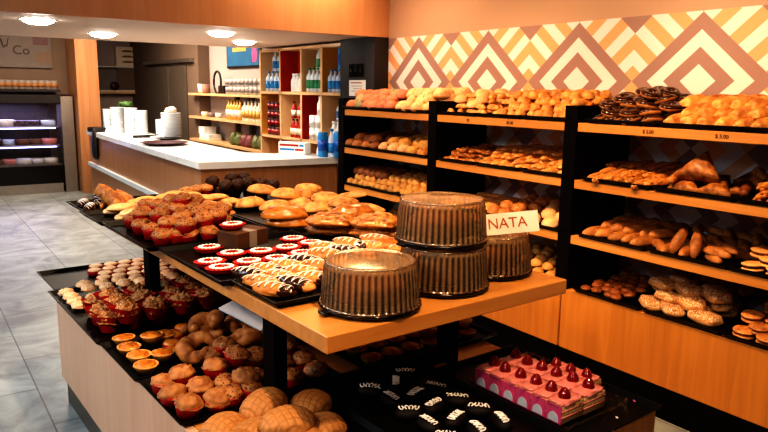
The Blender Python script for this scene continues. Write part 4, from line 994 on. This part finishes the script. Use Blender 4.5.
shelf_items('red_bottle', 3.34, 6.45, 6.20, 1.255, 2, 'red bottle stacked in the lower second cube', 'red bottles', .9)
shelf_items('can_white', 3.34, 6.03, 5.78, 1.061, 2, 'white tub in the lower red-backed cube', 'white tubs')
shelf_items('can_white', 3.34, 6.03, 5.78, 1.183, 2, 'white tub stacked in the lower red-backed cube', 'white tubs')
put('milk', (3.34, 5.84, 1.305), 0, sc=1, label='white bottle topmost in the lower red-backed cube', table=False)
shelf_items('milk', 3.34, 5.62, 5.36, 1.061, 3, 'pale bottle in the lower rightmost cube', 'pale bottles right cube', 1.1)
shelf_items('water', 3.36, 5.58, 5.38, 1.27, 2, 'blue bottle stacked in the lower rightmost cube', 'pale bottles right cube', .8)

# far wall shelves
fs_ = empty('wall_rack', (3.3, 8.3, 0), 0, label='wooden wall rack with dark uprights holding jars and bottles', cat='shelving')
for z in (.86, 1.17, 1.48):
    mk('rack_shelf', bx((0, 7.10-8.3, z-.03), (.25, 9.46-8.3, z)), 'cabinet_wood', fs_)
for y in (7.85, 8.30, 9.40): mk('upright', bx((.20, y-8.3-.03, .3), (.255, y-8.3+.03, 1.55)), 'wall_grey', fs_)
for k in range(2): shelf_items('jar_silver', 3.36, 8.20, 7.14, 1.481+k*.092, 9, f'silver storage jar, {"lower" if k == 0 else "upper"} tier on the wall rack', 'silver jars')
shelf_items('amber_bottle', 3.37, 8.22, 7.78, 1.171, 5, 'yellow bottle on the middle rack shelf', 'yellow bottles')
shelf_items('clear_bottle', 3.37, 7.74, 7.14, 1.171, 6, 'pale bottle on the middle rack shelf', 'pale bottles')
for i, (y, mt, w) in enumerate(((8.08, 'green_bag', 'leftmost green'), (7.92, 'green_bag', 'second green'), (7.76, 'purple_bag', 'left purple'), (7.60, 'purple_bag', 'right purple'), (7.42, 'green_bag', 'third green'), (7.27, 'green_bag', 'rightmost green'))):
    mk('snack_bag', MB().blob(.07, .075, .11, amp=.3, freq=3, seed=i), mt, loc=(3.40, y, .861), smooth=True, label=f'{w} snack bag on the lowest rack shelf', cat='bag', group='snack bags')
tvr = empty('television', (3.53, 8.11, 1.80), 0, label='flat television with a coloured picture above the wall rack', cat='television')
mk('screen_frame', bx((0, -.50, 0), (.03, .50, .36), .004), 'case_dark', tvr)
plain('tv_blue', (.04, .12, .2), .3, noise_amt=.5, scale=4, emit=(.06, .2, .3), estr=.4)
plain('tv_pink', (.5, .1, .2), .3, noise_amt=.5, scale=9, emit=(.7, .15, .3), estr=.4)
plain('tv_orange', (.6, .3, .1), .3, noise_amt=.5, scale=9, emit=(.9, .45, .15), estr=.4)
mk('screen', bx((-.004, -.475, .025), (-.001, .475, .335)), 'tv_blue', tvr)
mk('screen_figure', MB().lathe([(.055, 0), (.075, .10), (.05, .19), (.01, .22)], 20, c=(-.006, -.36, .06), sx=.02), 'tv_pink', tvr, smooth=True)
mk('screen_band', bx((-.006, -.12, .20), (-.004, .30, .25)), 'tv_orange', tvr)
# small items on the left rack part
dk = empty('ornament_wheel', (3.40, 8.62, 1.481), 0, label='dark wheel-shaped ornament on the top rack shelf', cat='ornament')
mk('wheel_rim', MB().tube([(0, .12*math.cos(2*PI*k/24), .14+.14*math.sin(2*PI*k/24)) for k in range(24)], .014, 8, 0, True), 'case_dark', dk, smooth=True)
mk('wheel_stand', bx((-.03, -.28, 0), (.03, -.10, .10)), 'case_dark', dk)
for i, (y, z, mt, nm, lb) in enumerate(((9.20, 1.481, 'card_cream', 'spice_tin', 'small cream tin on the top rack shelf left end'), (9.05, 1.481, 'soap', 'spice_tin', 'small brown tin on the top rack shelf'), (9.1, 1.171, 'card_cream', 'small_bowl', 'small cream bowl on the middle rack shelf'), (8.85, 1.171, 'case_grey', 'small_bowl', 'small grey bowl on the middle rack shelf'), (8.6, 1.171, 'white', 'small_bowl', 'small white bowl on the middle rack shelf'))):
    mk(nm, MB().lathe([(.03, 0), (.045, .02), (.05, .06 if nm == 'small_bowl' else .12), (.04, .06 if nm == 'small_bowl' else .12)], 20), mt, loc=(3.40, y, z), smooth=True, label=lb, cat='tin' if nm == 'spice_tin' else 'bowl')
for i, (y, z, w, h) in enumerate(((8.95, .861, .36, .03), (8.95, .892, .30, .05), (9.05, .943, .16, .09))):
    mk('paper_pile', bx((-.10, -w/2, 0), (.08, w/2, h), .002), ['card_cream', 'white', 'paper_white'][i], loc=(3.42, y, z), rot=(0, 0, .05*i), label=['wide lowest cream paper pile on the bottom rack shelf', 'white paper pile lying on the cream one', 'small white box on top of the paper piles'][i], cat='paper')

# column fittings
sw = empty('switch_plate', (3.228, 5.03, 1.715), 0, label='row of three dark switches on the column', cat='switch')
for k in range(3):
    s = mk('switch_frame', bx((-.008, -.10+k*.075, -.055), (0, -.04+k*.075, .055), .002), 'black_gloss', sw)
    mk('toggle', bx((-.012, -.080+k*.075, -.012), (-.008, -.060+k*.075, .012)), 'case_dark', s)
nt_ = empty('paper_notice', (3.2295, 5.02, 1.50), 0, label='white printed notice with red heading taped to the column', cat='notice')
mk('sheet', bx((-.002, -.13, 0), (0, .13, .135)), 'paper_white', nt_)
mk('heading', bx((-.003, -.07, .108), (-.002, .10, .116)), 'ink_red', nt_)
for k in range(3): mk('text_line', bx((-.003, -.07, .040+k*.021), (-.002, .09-.03*(k % 2), .044+k*.021)), 'soap', nt_)
mk('blue_stamp', bx((-.003, -.03, .012), (-.002, .03, .026)), 'blue_label', nt_)

# far wall cabinet with box
fc = empty('wall_cabinet', (3.14, 12.44, 1.47), 0, label='pale open wall cabinet with patterned pane left of the grey door', cat='cabinet')
mk('cabinet_frame', MB().box((-.40, 0, 0), (.36, .16, .02)).box((-.40, 0, .40), (.36, .16, .42)).box((-.40, 0, 0), (-.38, .16, .42)).box((.34, 0, 0), (.36, .16, .42)), 'white', fc)
mk('cabinet_back', bx((-.38, .14, .02), (.34, .159, .40)), 'case_grey', fc)
mk('pane', bx((0.0, .01, .02), (.34, .02, .40)), 'wall_grey', fc)
mk('cabinet_shelf', bx((-.46, -.02, -.04), (.40, .16, -.001)), 'cabinet_wood', fc)
mk('small_clock', MB().lathe([(.07, 0), (.07, .02), (.01, .025)], 20), 'dark_jar', loc=(3.06, 12.43, 1.49+.07), rot=(PI/2, 0, 0), smooth=True, label='small dark round object inside the pale wall cabinet', cat='ornament')
bxo = empty('carton', (3.31, 12.47, 1.892), 0, label='white carton with brown print on top of the wall cabinet', cat='box')
mk('carton_body', bx((-.19, -.02, 0), (.19, .12, .33), .003), 'card_cream', bxo)
for k in range(3): mk('brown_print', MB().blob(.10, .004, .025, c=(0, -.022, .06+k*.09)), 'nut', bxo, smooth=True)

# display fridge far left
fr = empty('display_fridge', (1.2, 10.95, 0), 0, label='lit glass-fronted display fridge full of cakes at far left', cat='display fridge')
def fb(x0, y0, z0, x1, y1, z1, bev=0): return bx((x0-1.2, y0-10.95, z0), (x1-1.2, y1-10.95, z1), bev)
mk('frame', fb(1.93, 10.95, 0, 2.10, 11.3, 1.40, .004), 'steel', fr)
mk('frame', fb(-.30, 10.95, 0, -.20, 11.3, 1.40, .004), 'steel', fr)
mk('kick_panel', fb(-.20, 10.95, 0, 1.90, 11.30, .14), 'steel', fr)
mk('lower_panel', fb(-.20, 10.96, .14, 1.93, 11.30, .40), 'black_gloss', fr)
mk('top_panel', fb(-.20, 10.95, 1.30, 1.93, 11.30, 1.42), 'case_dark', fr)
mk('back_panel', fb(-.20, 11.85, .40, 1.90, 11.88, 1.30), 'case_dark', fr)
mk('glass_front', fb(-.20, 10.965, .40, 1.93, 10.972, 1.30), 'clear_glass', fr)
for z in (.42, .70, .97):
    mk('fridge_shelf', fb(-.20, 11.0, z-.02, 1.90, 11.80, z), 'case_grey', fr)
    if z > .5: mk('shelf_light', fb(-.15, 10.99, z-.035, 1.85, 11.0, z-.021), 'emit_case', fr)
mk('mullion', fb(.84, 10.96, .40, .87, 10.98, 1.30), 'steel', fr)
for k in range(2):
    L = bpy.data.lights.new('case_light', 'AREA'); L.shape = 'RECTANGLE'; L.size = 1.9; L.size_y = .3; L.energy = 16; L.color = (.62, .55, 1)
    lo = bpy.data.objects.new('case_light', L); COL.objects.link(lo); lo.location = (.85, 11.4, 1.28-.33*k)
kind('case_cake', 'display_cake', 'cake', [[(None, MB().lathe([(.10, 0), (.10, .07), (.09, .08), (.005, .082)], 24).data('display_cake', mt))] for mt in ('white', 'pink_icing', 'cake_brown', 'blue_white', 'chocolate', 'icing')])
kk = 0
for r, z in enumerate((.421, .701, .971)):
    for c in range(11):
        put('case_cake', (.0+c*.178, 11.15+.06*(c % 2), z), 0, sc=g(.85, 1.1), var=(c*5+r*2+c//3), label=f'small round cake in the display fridge, {ORD[c]} from left, {["lowest", "middle", "upper"][r]} shelf', group='cakes in the display fridge', table=False)
# shelf of jars over the fridge and menu board
up = empty('jar_shelf', (1.2, 11.2, 1.46), 0, label='dark shelf over the display fridge', cat='shelf')
mk('shelf_board', fb(-.2, 11.0, 1.46, 1.95, 11.34, 1.49).__class__().box((-1.4, -.2, 0), (.75, .14, .03)), 'case_dark', up)
for c in range(12): put('jar_glass', (.95+c*.085, 11.12, 1.491), 0, sc=1.3, label=f'small jar on the shelf above the fridge, {ORD[c]} from left', group='jars above the fridge', table=False)
for c, (x, w) in enumerate(((.55, .3), (.85, .2), (1.1, .25))):
    mk('bread_basket', MB().blob(.15, .1, .14, amp=.2, seed=c), 'd_puff_dark', loc=(x-.1, 11.12, 1.491), smooth=True, label=['leftmost brown basket above the fridge', 'middle brown basket above the fridge', 'brown basket beside the jars above the fridge'][c], cat='basket')
mb_ = empty('menu_board', (1.3, 11.33, 1.80), 0, label='pale board with dark handwriting and small pictures above the fridge', cat='menu board')
mk('board', bx((-1.2, -.02, 0), (.62, 0, .50)), 'card_grey', mb_) if 'card_grey' in MATS else mk('board', bx((-1.2, -.02, 0), (.62, 0, .50)), 'board_dim', mb_)
for k, (x, z, w, h, mt) in enumerate(((.38, .33, .20, .12, 'dark_jar'), (.40, .08, .22, .14, 'wall_grey'))):
    mk('picture', bx((x, -.024, z), (x+w, -.0205, z+h)), mt, mb_)
text_mesh('lettering', 'Co', .18, 'case_dark', mb_, loc=(.22, -.025, .24), rot=(PI/2, 0, 0))
mk('handwriting', MB().tube([(-.33+.4*k/40, -.022, .33+.05*math.sin(k*.5)+.03*math.sin(k*1.3)) for k in range(41)], .006, 5), 'case_dark', mb_)

# ------------------------------------------------------------------ lights
def area(loc, rot, sx, sy, e, col, spread=None):
    L = bpy.data.lights.new('area', 'AREA'); L.shape = 'RECTANGLE'; L.size = sx; L.size_y = sy; L.energy = e; L.color = col
    if spread: L.spread = R(spread)
    o = bpy.data.objects.new('area', L); COL.objects.link(o); o.location = loc; o.rotation_euler = rot; return o
def spotl(loc, to, e, col, size=60, soft=.05, blend=.5):
    L = bpy.data.lights.new('aimed_spot', 'SPOT'); L.energy = e; L.color = col; L.spot_size = R(size); L.spot_blend = blend; L.shadow_soft_size = soft
    o = bpy.data.objects.new('aimed_spot', L); COL.objects.link(o); o.location = loc
    d = Vector(to)-Vector(loc); o.rotation_euler = d.to_track_quat('-Z', 'Y').to_euler(); return o
WARM = (1, .65, .35); WARM2 = (1, .70, .43); COOL = (.66, .84, 1.0)
for y, e in ((1.4, 90), (2.6, 75), (3.8, 60)): spotl((1.75, y, 2.70), (3.1, y, 1.2), e, WARM, 85, .07, .7)
for (x, y, e) in ((1.0, .75, 95), (1.15, 2.1, 75), (1.2, 3.5, 50)): spotl((x, y, 2.70), (x+.35, y+.6, .9), e, WARM2, 80, .05, .6)
spotl((.1, -.5, 2.3), (1.5, 1.45, .55), 34, (1, .78, .58), 50, .08, .6)  # added fill from the viewer's side, brightens the lower front cakes; no fitting there
spotl((-1.2, 1.2, 2.6), (.7, 2.6, .3), 80, (1, .74, .52), 70, .1, .6)  # added fill from the left, warms the table's side panel; no fitting there
area((2.6, 4.3, 2.7), (R(0), R(20), 0), .8, .8, 16, WARM2)
area((-1.8, 5.5, 2.7), (0, 0, 0), 1.8, 5, 170, COOL)
area((-1.4, 1.0, 2.7), (0, 0, 0), 1.5, 2.0, 14, COOL)
area((2.0, 8.6, 2.7), (0, 0, 0), 1.2, 2.6, 85, (1, .84, .68))
area((1.2, 10.0, 2.7), (R(20), 0, 0), 1.5, .8, 9, (1, .70, .48))
w = bpy.data.worlds.new('world'); SC.world = w; w.use_nodes = True
w.node_tree.nodes['Background'].inputs[0].default_value = (1, .6, .4, 1); w.node_tree.nodes['Background'].inputs[1].default_value = .015

SC.view_settings.view_transform = 'Standard'
SC.view_settings.look = 'Very High Contrast'
SC.view_settings.exposure = 0.22
SC.cycles.max_bounces = 6; SC.cycles.transparent_max_bounces = 16; SC.cycles.diffuse_bounces = 3
SC.cycles.use_denoising = True
SC.cycles.sample_clamp_indirect = 4
